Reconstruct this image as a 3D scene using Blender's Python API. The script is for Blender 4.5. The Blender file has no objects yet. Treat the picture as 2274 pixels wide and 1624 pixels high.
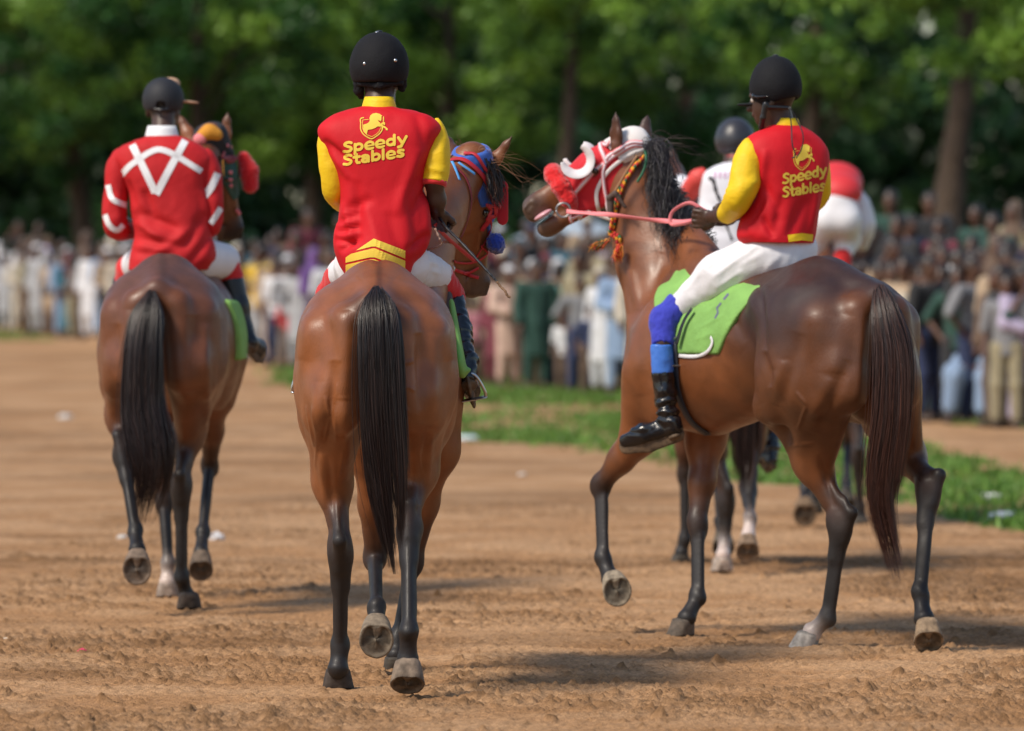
import bpy, bmesh, math, random
import numpy as np
from mathutils import Vector, Matrix
from mathutils.bvhtree import BVHTree
random.seed(7); RNG = np.random.default_rng(7)
SC = bpy.context.scene
COL = SC.collection
# ------------------------------------------------------------------ camera, sky, sun
F = 12633.0; HOR = 624.0; CZ = 1.54           # focal length and horizon in working pixels (picture 2274 wide)
cam = bpy.data.cameras.new("camera"); camo = bpy.data.objects.new("camera", cam); COL.objects.link(camo)
camo.location = (0, 0, CZ); camo.rotation_euler = (math.radians(90) - math.atan((812 - HOR) / F), 0, 0)
cam.lens = 200; cam.sensor_width = 36; cam.clip_start = 0.5; cam.clip_end = 2000
cam.dof.use_dof = True; cam.dof.focus_distance = 21.7; cam.dof.aperture_fstop = 3.2
SC.camera = camo
SUN_EL, SUN_AZ = math.radians(48), math.radians(-128)      # azimuth measured from +Y towards +X
w = bpy.data.worlds.new("World"); SC.world = w; w.use_nodes = True
nt = w.node_tree; sky = nt.nodes.new("ShaderNodeTexSky"); sky.sky_type = 'NISHITA'; sky.sun_disc = False
sky.sun_elevation = SUN_EL; sky.sun_rotation = SUN_AZ; sky.air_density = 1.2; sky.dust_density = 1.0; sky.ozone_density = 1.5
nt.links.new(sky.outputs[0], nt.nodes["Background"].inputs[0]); nt.nodes["Background"].inputs[1].default_value = 0.12
sun = bpy.data.lights.new("sun", 'SUN'); sun.energy = 3.4; sun.angle = math.radians(13); sun.color = (1, .90, .76)
suno = bpy.data.objects.new("sun", sun); COL.objects.link(suno)
sd = Vector((math.sin(SUN_AZ) * math.cos(SUN_EL), math.cos(SUN_AZ) * math.cos(SUN_EL), math.sin(SUN_EL)))
suno.rotation_euler = sd.to_track_quat('Z', 'Y').to_euler(); suno.location = (-10, -10, 20)
SC.view_settings.view_transform = 'Standard'; SC.view_settings.look = 'None'
SC.view_settings.exposure = 0.24; SC.view_settings.gamma = 1
SC.cycles.use_denoising = True

def P(px, py, Y):
    return np.array([(px - 1137.0) / F * Y, Y, CZ - (py - HOR) / F * Y], float)
def toD(v):
    return np.stack([1137 + v[:, 0] / v[:, 1] * F, HOR - (v[:, 2] - CZ) / v[:, 1] * F], 1)
A = lambda *a: np.array(a, float)
def nrm(v):
    v = np.asarray(v, float); return v / (np.linalg.norm(v) + 1e-12)

# ------------------------------------------------------------------ noise
def _h(ix, iy, iz, s):
    n = (ix.astype(np.int64) * 374761393 + iy.astype(np.int64) * 668265263 + iz.astype(np.int64) * 2147483647 + s * 1274126177) & 0xffffffff
    n = ((n ^ (n >> 13)) * 1274126177) & 0xffffffff
    n = (n ^ (n >> 16)) & 0xffffffff
    return n.astype(np.float32) / 4294967295.0 * 2 - 1
def vnoise(p, s=0):
    p = np.asarray(p, np.float64); i = np.floor(p); f = (p - i).astype(np.float32); i = i.astype(np.int64); f = f * f * (3 - 2 * f)
    r = 0
    for dx in (0, 1):
        for dy in (0, 1):
            for dz in (0, 1):
                wgt = (f[..., 0] if dx else 1 - f[..., 0]) * (f[..., 1] if dy else 1 - f[..., 1]) * (f[..., 2] if dz else 1 - f[..., 2])
                r = r + wgt * _h(i[..., 0] + dx, i[..., 1] + dy, i[..., 2] + dz, s)
    return r
def fbm(p, o=4, s=0, g=.5):
    r = 0; a = 1; p = np.asarray(p, float)
    for k in range(o):
        r = r + a * vnoise(p, s + k); a *= g; p = p * 2.03 + 7.1
    return r

# ------------------------------------------------------------------ materials
MATS = {}
def _bump(nt, bsdf, scale, strength, dist=.002, detail=6, coord=None, stretch=None, extra=None):
    tc = nt.nodes.new("ShaderNodeTexCoord"); n = nt.nodes.new("ShaderNodeTexNoise"); n.inputs["Scale"].default_value = scale
    n.inputs["Detail"].default_value = detail
    src = tc.outputs["Object"]
    if stretch:
        mp = nt.nodes.new("ShaderNodeMapping"); mp.inputs["Scale"].default_value = stretch; nt.links.new(src, mp.inputs[0]); src = mp.outputs[0]
    nt.links.new(src, n.inputs["Vector"])
    b = nt.nodes.new("ShaderNodeBump"); b.inputs["Strength"].default_value = strength; b.inputs["Distance"].default_value = dist
    nt.links.new(n.outputs["Fac"], b.inputs["Height"]); nt.links.new(b.outputs[0], bsdf.inputs["Normal"])
    return n, b
def mat(name, col=(.5, .5, .5), rough=.6, vcol=False, bump=None, spec=.5, sheen=0, metal=0, var=0, varscale=8, coat=0, sub=0, stretch=None, trans=0):
    if name in MATS: return MATS[name]
    m = bpy.data.materials.new(name); m.use_nodes = True; nt = m.node_tree; b = nt.nodes["Principled BSDF"]
    b.inputs["Roughness"].default_value = rough; b.inputs["Metallic"].default_value = metal
    b.inputs["Specular IOR Level"].default_value = spec
    b.inputs["Sheen Weight"].default_value = sheen; b.inputs["Sheen Roughness"].default_value = .4
    b.inputs["Coat Weight"].default_value = coat; b.inputs["Coat Roughness"].default_value = .25
    if sub: b.inputs["Subsurface Weight"].default_value = sub; b.inputs["Subsurface Radius"].default_value = (.02, .008, .004)
    src = None
    if vcol:
        a = nt.nodes.new("ShaderNodeVertexColor"); a.layer_name = "Col"; src = a.outputs[0]
    if var:
        tc = nt.nodes.new("ShaderNodeTexCoord"); n = nt.nodes.new("ShaderNodeTexNoise"); n.inputs["Scale"].default_value = varscale; n.inputs["Detail"].default_value = 5
        nt.links.new(tc.outputs["Object"], n.inputs["Vector"])
        mr = nt.nodes.new("ShaderNodeMapRange"); mr.inputs[3].default_value = 1 - var; mr.inputs[4].default_value = 1 + var
        mr.inputs[1].default_value = .3; mr.inputs[2].default_value = .7
        nt.links.new(n.outputs["Fac"], mr.inputs[0])
        mx = nt.nodes.new("ShaderNodeVectorMath"); mx.operation = 'SCALE'
        if src: nt.links.new(src, mx.inputs[0])
        else: mx.inputs[0].default_value = col[:3]
        nt.links.new(mr.outputs[0], mx.inputs["Scale"]); src = mx.outputs[0]
    if src: nt.links.new(src, b.inputs["Base Color"])
    else: b.inputs["Base Color"].default_value = (*col[:3], 1)
    if trans:
        b.inputs["Transmission Weight"].default_value = 0
        t = nt.nodes.new("ShaderNodeBsdfTranslucent"); mixn = nt.nodes.new("ShaderNodeMixShader"); mixn.inputs[0].default_value = trans
        if src: nt.links.new(src, t.inputs[0])
        else: t.inputs[0].default_value = (*col[:3], 1)
        out = nt.nodes["Material Output"]; nt.links.new(b.outputs[0], mixn.inputs[1]); nt.links.new(t.outputs[0], mixn.inputs[2]); nt.links.new(mixn.outputs[0], out.inputs[0])
    if bump: _bump(nt, b, bump[0], bump[1], bump[2] if len(bump) > 2 else .002, stretch=stretch)
    MATS[name] = m
    return m

# ------------------------------------------------------------------ objects
def link(o, parent=None):
    COL.objects.link(o)
    if parent is not None: o.parent = parent
    return o
def tag(o, label=None, cat=None, group=None, kind=None):
    for k, v in (("label", label), ("category", cat), ("group", group), ("kind", kind)):
        if v: o[k] = v
    return o
def empty(name, loc, label, cat, group=None):
    o = bpy.data.objects.new(name, None); COL.objects.link(o); o.location = loc; o.empty_display_size = .1
    return tag(o, label, cat, group)
def mk(name, V, Fc, m, parent=None, cols=None, smooth=True, uniform=None):
    """mesh object; V world coordinates; Fc (n,3)/(n,4) array or list; a child keeps its world place"""
    V = np.asarray(V, np.float32); me = bpy.data.meshes.new(name)
    off = np.zeros(3)
    if parent is not None:
        off = np.array(parent.location) if parent.parent is None else np.array(parent.location) + np.array(parent.parent.location)
        if parent.parent is not None and parent.parent.parent is not None: off = off + np.array(parent.parent.parent.location)
    V = V - off
    if isinstance(Fc, np.ndarray):
        n, c = Fc.shape; me.vertices.add(len(V)); me.vertices.foreach_set("co", V.astype(np.float32).ravel())
        me.loops.add(n * c); me.loops.foreach_set("vertex_index", Fc.astype(np.int32).ravel())
        me.polygons.add(n); me.polygons.foreach_set("loop_start", np.arange(0, n * c, c, dtype=np.int32))
        try: me.polygons.foreach_set("loop_total", np.full(n, c, np.int32))
        except Exception: pass
        me.update(calc_edges=True)
    else:
        me.from_pydata([tuple(v) for v in V.tolist()], [], Fc); me.update()
    if cols is not None:
        ca = me.color_attributes.new("Col", 'FLOAT_COLOR', 'POINT'); cc = np.ones((len(V), 4), np.float32); cc[:, :3] = cols
        ca.data.foreach_set("color", cc.ravel())
    if smooth: me.polygons.foreach_set("use_smooth", np.ones(len(me.polygons), bool))
    me.validate()
    for mm in (m if isinstance(m, (list, tuple)) else [m]): me.materials.append(mm)
    return link(bpy.data.objects.new(name, me), parent)

# ------------------------------------------------------------------ signed distance shapes
def frame(ax, hint=(0, 0, 1)):
    ax = nrm(ax); h = np.asarray(hint, float)
    if abs(ax @ nrm(h)) > .98: h = A(0, 1, 0) if abs(ax[1]) < .9 else A(1, 0, 0)
    u = nrm(np.cross(h, ax)); v = np.cross(ax, u); return u, v
class Shape:
    def __init__(s): s.pr = []
    def add(s, f, lo, hi, k=.03, op='u', col=None, tagn=None): s.pr.append(dict(f=f, lo=np.asarray(lo, float), hi=np.asarray(hi, float), k=k, op=op, col=col, tag=tagn)); return s
    def cone(s, a, b, ra, rb, k=.03, col=None, su=1., sv=1., hint=(0, 0, 1), op='u', off=0., tagn=None):
        """round cone a->b; u axis = hint x axis (sideways), v the other"""
        a = np.asarray(a, float); b = np.asarray(b, float); ab = b - a; L2 = ab @ ab + 1e-12; ax = ab / math.sqrt(L2); u, v = frame(ax, hint)
        def f(p):
            q = p - a; t = np.clip((q @ ab) / L2, 0, 1); r = ra + (rb - ra) * t + off; q = q - t[..., None] * ab
            if su == 1 and sv == 1: return np.sqrt((q * q).sum(-1)) - r
            qu = q @ u; qv = q @ v; qa = q @ ax
            l0 = np.sqrt(qu * qu + qv * qv + qa * qa) + 1e-9; l1 = np.sqrt((qu / su) ** 2 + (qv / sv) ** 2 + qa * qa) + 1e-9
            return (l1 - r) * l0 / l1
        R = (max(ra, rb) + off) * max(su, sv, 1)
        s.add(f, np.minimum(a, b) - R, np.maximum(a, b) + R, k, op, col, tagn); return s
    def chain(s, pts, rs, **kw):
        for i in range(len(pts) - 1): s.cone(pts[i], pts[i + 1], rs[i], rs[i + 1], **kw)
        return s
    def ell(s, c, r, axes=None, k=.03, col=None, op='u', off=0., tagn=None):
        c = np.asarray(c, float); r = np.asarray(r, float) + off; M = np.eye(3) if axes is None else np.stack([nrm(x) for x in axes])
        def f(p):
            q = (p - c) @ M.T; k0 = np.sqrt(((q / r) ** 2).sum(-1)) + 1e-9; k1 = np.sqrt(((q / r ** 2) ** 2).sum(-1)) + 1e-9
            return k0 * (k0 - 1) / k1
        R = (np.abs(M.T) * r[None, :]).sum(1); s.add(f, c - R, c + R, k, op, col, tagn); return s
    def plane(s, c, n, k=.004):      # keep the side the normal points away from
        c = np.asarray(c, float); n = nrm(n); s.add(lambda p: (p - c) @ n, A(-1e9, -1e9, -1e9), A(1e9, 1e9, 1e9), k, 'i'); return s
    def build(s, h, smooth=1, lo=None, hi=None, tau=.012, colfn=None):
        add = [q for q in s.pr if q['op'] == 'u']
        lo = np.min([q['lo'] for q in add], 0) - 3 * h if lo is None else lo; hi = np.max([q['hi'] for q in add], 0) + 3 * h if hi is None else hi
        n = np.ceil((hi - lo) / h).astype(int) + 1
        G = np.full(n, .5, np.float32); ax = [lo[i] + h * np.arange(n[i]) for i in range(3)]
        for q in s.pr:
            pad = q['k'] + 3 * h
            i0 = np.clip(np.floor((q['lo'] - pad - lo) / h).astype(float), 0, n).astype(int); i1 = np.clip(np.ceil((q['hi'] + pad - lo) / h) + 1, 0, n).astype(int)
            if np.any(i1 <= i0): continue
            sl = tuple(slice(i0[i], i1[i]) for i in range(3))
            p = np.stack(np.meshgrid(*[ax[i][sl[i]].astype(np.float32) for i in range(3)], indexing='ij'), -1)
            d = q['f'](p).astype(np.float32); g = G[sl]; k = max(q['k'], 1e-5)
            if q['op'] == 'u': hh = np.maximum(k - np.abs(d - g), 0) / k; G[sl] = np.minimum(d, g) - hh * hh * k * .25
            else:
                if q['op'] == 's': d = -d
                hh = np.maximum(k - np.abs(d - g), 0) / k; G[sl] = np.maximum(d, g) + hh * hh * k * .25
        V, Q = surface_nets(G, lo, h)
        if smooth: V = lap(V, Q, smooth)
        C = s.colors(V, tau) if any(q['col'] is not None for q in add) else None
        return V, Q, C
    def colors(s, V, tau):
        W = np.zeros(len(V)); C = np.zeros((len(V), 3)); 
        for q in s.pr:
            if q['op'] != 'u' or q['col'] is None: continue
            m = np.all((V > q['lo'] - .05) & (V < q['hi'] + .05), 1)
            if not m.any(): continue
            w = np.exp(-np.clip(q['f'](V[m]), -.02, 1) / tau); W[m] += w; C[m] += w[:, None] * np.asarray(q['col'], float)[None]
        return C / np.maximum(W, 1e-9)[:, None]
def surface_nets(G, lo, h):
    S = G < 0; c = np.zeros(tuple(np.array(G.shape) - 1), np.uint8)
    for a in (0, 1):
        for b in (0, 1):
            for d in (0, 1): c += S[a:a + c.shape[0], b:b + c.shape[1], d:d + c.shape[2]]
    act = (c > 0) & (c < 8); I = np.argwhere(act); idx = np.full(act.shape, -1, np.int64); idx[act] = np.arange(len(I))
    pos = np.zeros((len(I), 3)); cnt = np.zeros(len(I)); co = [(a, b, d) for a in (0, 1) for b in (0, 1) for d in (0, 1)]
    for a in co:
        for ax in range(3):
            if a[ax]: continue
            b = list(a); b[ax] = 1
            fa = G[I[:, 0] + a[0], I[:, 1] + a[1], I[:, 2] + a[2]]; fb = G[I[:, 0] + b[0], I[:, 1] + b[1], I[:, 2] + b[2]]
            m = (fa < 0) != (fb < 0); t = np.where(m, fa / np.where(m, fa - fb, 1), 0)
            q = np.tile(np.array(a, float), (len(I), 1)); q[:, ax] += t; pos[m] += q[m]; cnt[m] += 1
    V = lo + (I + pos / cnt[:, None]) * h; Q = []
    for ax in range(3):
        a1, a2 = (ax + 1) % 3, (ax + 2) % 3
        s0 = [slice(None)] * 3; s1 = [slice(None)] * 3; s0[ax] = slice(0, -1); s1[ax] = slice(1, None)
        for z in (a1, a2): s0[z] = slice(1, -1); s1[z] = slice(1, -1)
        A0 = S[tuple(s0)]; A1 = S[tuple(s1)]; E = np.argwhere(A0 != A1)
        if not len(E): continue
        flip = A0[tuple(E.T)]; E = E.copy(); E[:, a1] += 1; E[:, a2] += 1
        def cell(d1, d2):
            e = E.copy(); e[:, a1] += d1; e[:, a2] += d2; return idx[e[:, 0], e[:, 1], e[:, 2]]
        q = np.stack([cell(-1, -1), cell(0, -1), cell(0, 0), cell(-1, 0)], 1); q[~flip] = q[~flip][:, ::-1]; Q.append(q)
    return V, np.concatenate(Q)
def lap(V, Q, it=1, lam=.5):
    e = np.concatenate([Q[:, [0, 1]], Q[:, [1, 2]], Q[:, [2, 3]], Q[:, [3, 0]]]); a = np.concatenate([e[:, 0], e[:, 1]]); b = np.concatenate([e[:, 1], e[:, 0]])
    cnt = np.bincount(a, minlength=len(V))
    for _ in range(it):
        m = np.stack([np.bincount(a, weights=V[b, i], minlength=len(V)) for i in range(3)], 1) / np.maximum(cnt, 1)[:, None]; V = V + lam * (m - V)
    return V
def vnormals(V, Q):
    V = np.asarray(V, float); n = np.cross(V[Q[:, 2]] - V[Q[:, 0]], V[Q[:, -1]] - V[Q[:, 1]]) if Q.shape[1] == 4 else np.cross(V[Q[:, 1]] - V[Q[:, 0]], V[Q[:, 2]] - V[Q[:, 0]])
    N = np.zeros_like(V)
    for j in range(Q.shape[1]):
        for i in range(3): N[:, i] += np.bincount(Q[:, j], weights=n[:, i], minlength=len(V))
    return N / (np.linalg.norm(N, axis=1, keepdims=True) + 1e-12)
def bvh(V, Q): return BVHTree.FromPolygons([Vector(v) for v in np.asarray(V).tolist()], [tuple(q) for q in np.asarray(Q).tolist()])
CAMV = Vector((0, 0, CZ))
def hit(bv, px, py, Ydef=None, start=15.0):
    """point and normal of a surface where the line of sight through (px,py) meets it, used to lay straps and prints on it"""
    a = Vector(P(px, py, start)); d = (Vector(P(px, py, start + 10)) - a).normalized(); r = bv.ray_cast(a, d)
    if r[0] is None:
        if Ydef is None: return None
        p = Vector(P(px, py, Ydef)); q = bv.find_nearest(p); return (np.array(q[0]), np.array(q[1])) if q[0] is not None else (np.array(p), A(0, -1, 0))
    n = r[1]
    if n.dot(d) > 0: n = -n
    return np.array(r[0]), np.array(n)

# ------------------------------------------------------------------ curves, tubes, lofts
def cr(pts, n):
    """Catmull-Rom resample"""
    p = np.asarray(pts, float); m = len(p)
    if m == 2: return p[0] + (p[1] - p[0]) * np.linspace(0, 1, n)[:, None]
    q = np.vstack([2 * p[0] - p[1], p, 2 * p[-1] - p[-2]]); t = np.linspace(0, m - 1, n); i = np.minimum(t.astype(int), m - 2); f = (t - i)[:, None]
    a, b, c, d = q[i], q[i + 1], q[i + 2], q[i + 3]
    return .5 * (2 * b + (c - a) * f + (2 * a - 5 * b + 4 * c - d) * f * f + (3 * b - a - 3 * c + d) * f ** 3)
def tube(pts, r, seg=8, cap=True):
    p = np.asarray(pts, float); n = len(p); r = np.broadcast_to(np.asarray(r, float), (n,)) if np.ndim(r) < 2 else r
    T = np.gradient(p, axis=0); V = []; u = None
    for i in range(n):
        t = nrm(T[i])
        if u is None: u, v = frame(t)
        else: u = nrm(u - (u @ t) * t); v = np.cross(t, u)
        a = np.linspace(0, 2 * math.pi, seg, endpoint=False); V.append(p[i] + r[i] * (np.cos(a)[:, None] * u + np.sin(a)[:, None] * v))
    V = np.vstack(V); Fc = []
    for i in range(n - 1):
        for j in range(seg): Fc.append((i * seg + j, i * seg + (j + 1) % seg, (i + 1) * seg + (j + 1) % seg, (i + 1) * seg + j))
    if cap: Fc.append(tuple(range(seg))[::-1]); Fc.append(tuple((n - 1) * seg + j for j in range(seg)))
    return V, Fc
class Acc:
    def __init__(s): s.V = []; s.F = []; s.C = []; s.n = 0
    def add(s, V, Fc, c=None):
        V = np.asarray(V, float); s.V.append(V); s.F += [tuple(int(i) + s.n for i in f) for f in Fc]; s.n += len(V)
        s.C.append(np.tile(np.asarray(c if c is not None else (1, 1, 1), float), (len(V), 1)) if np.ndim(c) < 2 else c)
        return s
    def mk(s, name, m, parent=None, smooth=True, cols=False): return mk(name, np.vstack(s.V), s.F, m, parent, np.vstack(s.C) if cols else None, smooth)
def strap_pts(bv, pts, n, off, Ydef=None):
    c = cr(pts, n); out = []; nn = []
    for x, y in c:
        r = hit(bv, x, y, Ydef)
        if r is None: r = (P(x, y, Ydef or 22), A(0, -1, 0))
        out.append(r[0] + r[1] * off); nn.append(r[1])
    out = np.array(out); nn = np.array(nn)
    for _ in range(3):
        out[1:-1] = .25 * out[:-2] + .5 * out[1:-1] + .25 * out[2:]; nn[1:-1] = .25 * nn[:-2] + .5 * nn[1:-1] + .25 * nn[2:]
    return out, nn
def ribbon(pts, nn, w, th=.003):
    """flat strap of real thickness; w may vary"""
    p = np.asarray(pts, float); n = len(p); T = np.gradient(p, axis=0); V = []; w = np.broadcast_to(w, (n,))
    for i in range(n):
        t = nrm(T[i]); nv = nrm(nn[i] - (nn[i] @ t) * t); s = np.cross(t, nv)
        for a, b in ((-1, 0), (-.9, 1), (.9, 1), (1, 0), (.9, -1), (-.9, -1)): V.append(p[i] + s * w[i] * .5 * a + nv * th * .5 * b)
    Fc = [(i * 6 + j, i * 6 + (j + 1) % 6, i * 6 + 6 + (j + 1) % 6, i * 6 + 6 + j) for i in range(n - 1) for j in range(6)]
    Fc += [tuple(range(6))[::-1], tuple((n - 1) * 6 + j for j in range(6))]
    return np.array(V), Fc
def loft(secs, rows=40, seg=48, closed=True):
    """secs: list of (center(3), uvec(3), vvec(3), exponent); u, v carry half sizes"""
    flat = np.array([np.concatenate([c, u, v, [e]]) for c, u, v, e in secs]); R = cr(flat, rows); a = np.linspace(0, 2 * math.pi, seg, endpoint=False); V = []
    for r in R:
        c, u, v, e = r[:3], r[3:6], r[6:9], r[9]; ca, sa = np.cos(a), np.sin(a)
        x = np.sign(ca) * np.abs(ca) ** (2 / e); y = np.sign(sa) * np.abs(sa) ** (2 / e); V.append(c + x[:, None] * u + y[:, None] * v)
    V = np.vstack(V); i, j = np.meshgrid(np.arange(rows - 1), np.arange(seg), indexing='ij'); i = i.ravel(); j = j.ravel(); j2 = (j + 1) % seg
    Q = np.stack([i * seg + j, i * seg + j2, (i + 1) * seg + j2, (i + 1) * seg + j], 1)
    if closed:
        for row, rev in ((0, True), (rows - 1, False)):
            V = np.vstack([V, V[row * seg:(row + 1) * seg].mean(0)]); ci = len(V) - 1; jj = np.arange(seg); q = np.stack([np.full(seg, ci), row * seg + jj, row * seg + (jj + 1) % seg, np.full(seg, ci)], 1)
    return V, Q
def folds(V, Q, lst, noise=(0, 1), seed=0):
    """cloth folds: ridges along lines given as ((x0,y0),(x1,y1),width,height)"""
    N = vnormals(V, Q); D = toD(V); d = np.zeros(len(V))
    for (x0, y0), (x1, y1), wd, amp in lst:
        a = A(x0, y0); ab = A(x1, y1) - a; t = np.clip(((D - a) @ ab) / (ab @ ab), 0, 1); q = D - a - t[:, None] * ab; s = np.sin(t * math.pi) ** .6
        d += amp * s * np.exp(-(q ** 2).sum(1) / wd ** 2)
    if noise[0]:
        n1 = fbm(V * A(1, 1, .6) * noise[1], 3, seed); d += noise[0] * (1 - 2 * np.abs(n1))
    return V + N * d[:, None]
def decal(name, V2, F2, bv, m, parent, off=.0025, maxlen=.008, Yd=22):
    """a print lying on cloth: V2 in picture units, laid on the surface and slightly proud of it"""
    bm = bmesh.new(); vs = [bm.verts.new((x, y, 0)) for x, y in V2]
    for f in F2:
        try: bm.faces.new([vs[i] for i in f])
        except ValueError: pass
    bmesh.ops.triangulate(bm, faces=bm.faces[:]); L = maxlen / Yd * F
    for _ in range(7):
        es = [e for e in bm.edges if e.calc_length() > L]
        if not es: break
        bmesh.ops.subdivide_edges(bm, edges=es, cuts=1); bmesh.ops.triangulate(bm, faces=bm.faces[:])
    out = []; lasty = Yd
    for v in bm.verts:
        r = hit(bv, v.co.x, v.co.y)
        if r is None: r = hit(bv, v.co.x, v.co.y, Yd)
        out.append(r[0] + A(0, -1, 0) * off)
    Fc = [tuple(v.index for v in f.verts) for f in (bm.verts.index_update() or bm.faces)]
    bm.free()
    return mk(name, np.array(out), Fc, m, parent)
def print_decal(name, prims, bv, m, parent, off=.0025, cell=.45, Yd=22, wrap=None):
    """a print cut from strokes and filled outlines, laid on a surface. prims: ('s', pts, width) stroke, ('p', pts) outline, ('x', pts, width) gap"""
    al = np.vstack([np.asarray(q[1], float) for q in prims]); pad = max([q[2] for q in prims if len(q) > 2] + [1]); lo = al.min(0) - pad; n = np.ceil((al.max(0) + pad - lo) / cell).astype(int) + 1
    gx, gy = np.meshgrid(lo[0] + cell * np.arange(n[0]), lo[1] + cell * np.arange(n[1]), indexing='ij'); D = np.full(gx.shape, 9.)
    def sdist(p):
        p = np.asarray(p, float); d = np.full(gx.shape, 1e9)
        for a, b in zip(p[:-1], p[1:]):
            ab = b - a; t = np.clip(((gx - a[0]) * ab[0] + (gy - a[1]) * ab[1]) / (ab @ ab + 1e-9), 0, 1); d = np.minimum(d, np.hypot(gx - a[0] - t * ab[0], gy - a[1] - t * ab[1]))
        return d
    for q in prims:
        if q[0] == 's': D = np.minimum(D, sdist(q[1]) - q[2] / 2)
        elif q[0] == 'x': D = np.maximum(D, q[2] / 2 - sdist(q[1]))
        else:
            p = np.asarray(q[1], float); ins = np.zeros(gx.shape, bool)
            for a, b in zip(p, np.roll(p, -1, 0)):
                c = ((a[1] > gy) != (b[1] > gy)) & (gx < (b[0] - a[0]) * (gy - a[1]) / (b[1] - a[1] + 1e-12) + a[0]); ins ^= c
            d = sdist(np.vstack([p, p[:1]])); D = np.minimum(D, np.where(ins, -d, d))
    I = D < cell * .5; gxg, gyg = np.gradient(D, cell); mv = np.where(np.abs(D) < cell, D, 0); X = gx - mv * gxg; Y = gy - mv * gyg
    c = I[:-1, :-1] & I[1:, :-1] & I[1:, 1:] & I[:-1, 1:]; idx = np.full(I.shape, -1); use = np.zeros(I.shape, bool)
    for a in (0, 1):
        for b in (0, 1): use[a:use.shape[0] - 1 + a, b:use.shape[1] - 1 + b] |= c
    pts = []; k = 0
    for i, j in np.argwhere(use):
        r = hit(bv, X[i, j], Y[i, j])
        if r is None: continue
        idx[i, j] = k; k += 1; pts.append(r[0] + (r[1] * off if wrap else A(0, -1, 0) * off))
    F4 = [(idx[i, j], idx[i, j + 1], idx[i + 1, j + 1], idx[i + 1, j]) for i, j in np.argwhere(c)]; F4 = [f for f in F4 if min(f) >= 0]
    pts = np.array(pts)
    if wrap: # thick cloth: give it edges
        Q = np.array(F4); F4 = [f for f in F4 if max(np.linalg.norm(pts[f[a]] - pts[f[a - 1]]) for a in range(4)) < .06]
    return mk(name, pts, [tuple(int(i) for i in f) for f in F4], m, parent)
GLY = dict(
    S=[([(.80, 1.20), (.55, 1.33), (.26, 1.24), (.20, 1.0), (.48, .76), (.78, .52), (.76, .22), (.46, .06), (.12, .17)], 1)], s=[([(.66, .86), (.44, .95), (.22, .86), (.2, .68), (.42, .52), (.64, .36), (.62, .14), (.4, .05), (.12, .14)], 1)],
    p=[([(.17, .92), (.17, -.42)], 0), ('o', .50, .5, .33, .40)], b=[([(.17, 1.38), (.17, .08)], 0), ('o', .50, .5, .33, .40)], d=[([(.80, 1.38), (.80, .08)], 0), ('o', .47, .5, .33, .40)],
    e=[([(.84, .42), (.80, .76), (.5, .96), (.2, .76), (.13, .47), (.24, .12), (.52, .02), (.8, .12)], 1), ([(.2, .45), (.84, .45)], 0, .2), ([(.40, .68), (.62, .68)], 0, -.13), ([(.50, .26), (1.02, .30)], 0, -.11)], y=[([(.12, .95), (.48, .12)], 0), ([(.86, .95), (.52, .1), (.38, -.28), (.12, -.34)], 0)],
    t=[([(.34, 1.25), (.34, .3), (.42, .1), (.62, .08)], 0), ([(.08, .9), (.62, .9)], 0)], a=[([(.17, .84), (.42, .95), (.68, .84), (.76, .62), (.76, .06)], 1), ('o', .45, .3, .29, .23)], l=[([(.17, 1.38), (.17, .08)], 0)])
ADV = dict(S=.98, s=.82, p=1.02, b=1.02, d=1.06, e=1.0, y=.98, t=.72, a=.98, l=.42)
def word(txt, x0, y0, x1, y1, xh, wd=.27):
    W_ = sum(ADV[c] for c in txt); L = math.hypot(x1 - x0, y1 - y0); d = A(x1 - x0, y1 - y0) / L; sx = L / W_; out = []; cx = 0
    for ch in txt:
        for g in GLY[ch]:
            if g[0] == 'o': a = np.linspace(0, 2 * math.pi, 25); p = np.stack([g[1] + g[3] * np.cos(a), g[2] + g[4] * np.sin(a)], 1)
            else: p = cr(g[0], 22) if g[1] else np.array(g[0], float)
            out.append(('s', A(x0, y0) + (cx + p[:, :1]) * sx * d + p[:, 1:] * xh * A(d[1] * -0, -1.), wd * (sx + xh) / 2) if len(g) < 3 or g[0] == 'o' else ('s' if g[2] > 0 else 'x', A(x0, y0) + (cx + p[:, :1]) * sx * d + p[:, 1:] * xh * A(0., -1.), abs(g[2]) * (sx + xh) / 2))
        cx += ADV[ch]
    return out
def stroke2d(pts, w, closed=False):
    p = np.asarray(pts, float); n = len(p); V = []; 
    for i in range(n):
        if closed: t = p[(i + 1) % n] - p[i - 1]
        else: t = p[min(i + 1, n - 1)] - p[max(i - 1, 0)]
        t = t / (np.linalg.norm(t) + 1e-9); s = A(-t[1], t[0]); V += [p[i] + s * w / 2, p[i] - s * w / 2]
    m = n if closed else n - 1
    return np.array(V), [(2 * i, 2 * i + 1, 2 * ((i + 1) % n) + 1, 2 * ((i + 1) % n)) for i in range(m)]
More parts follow.
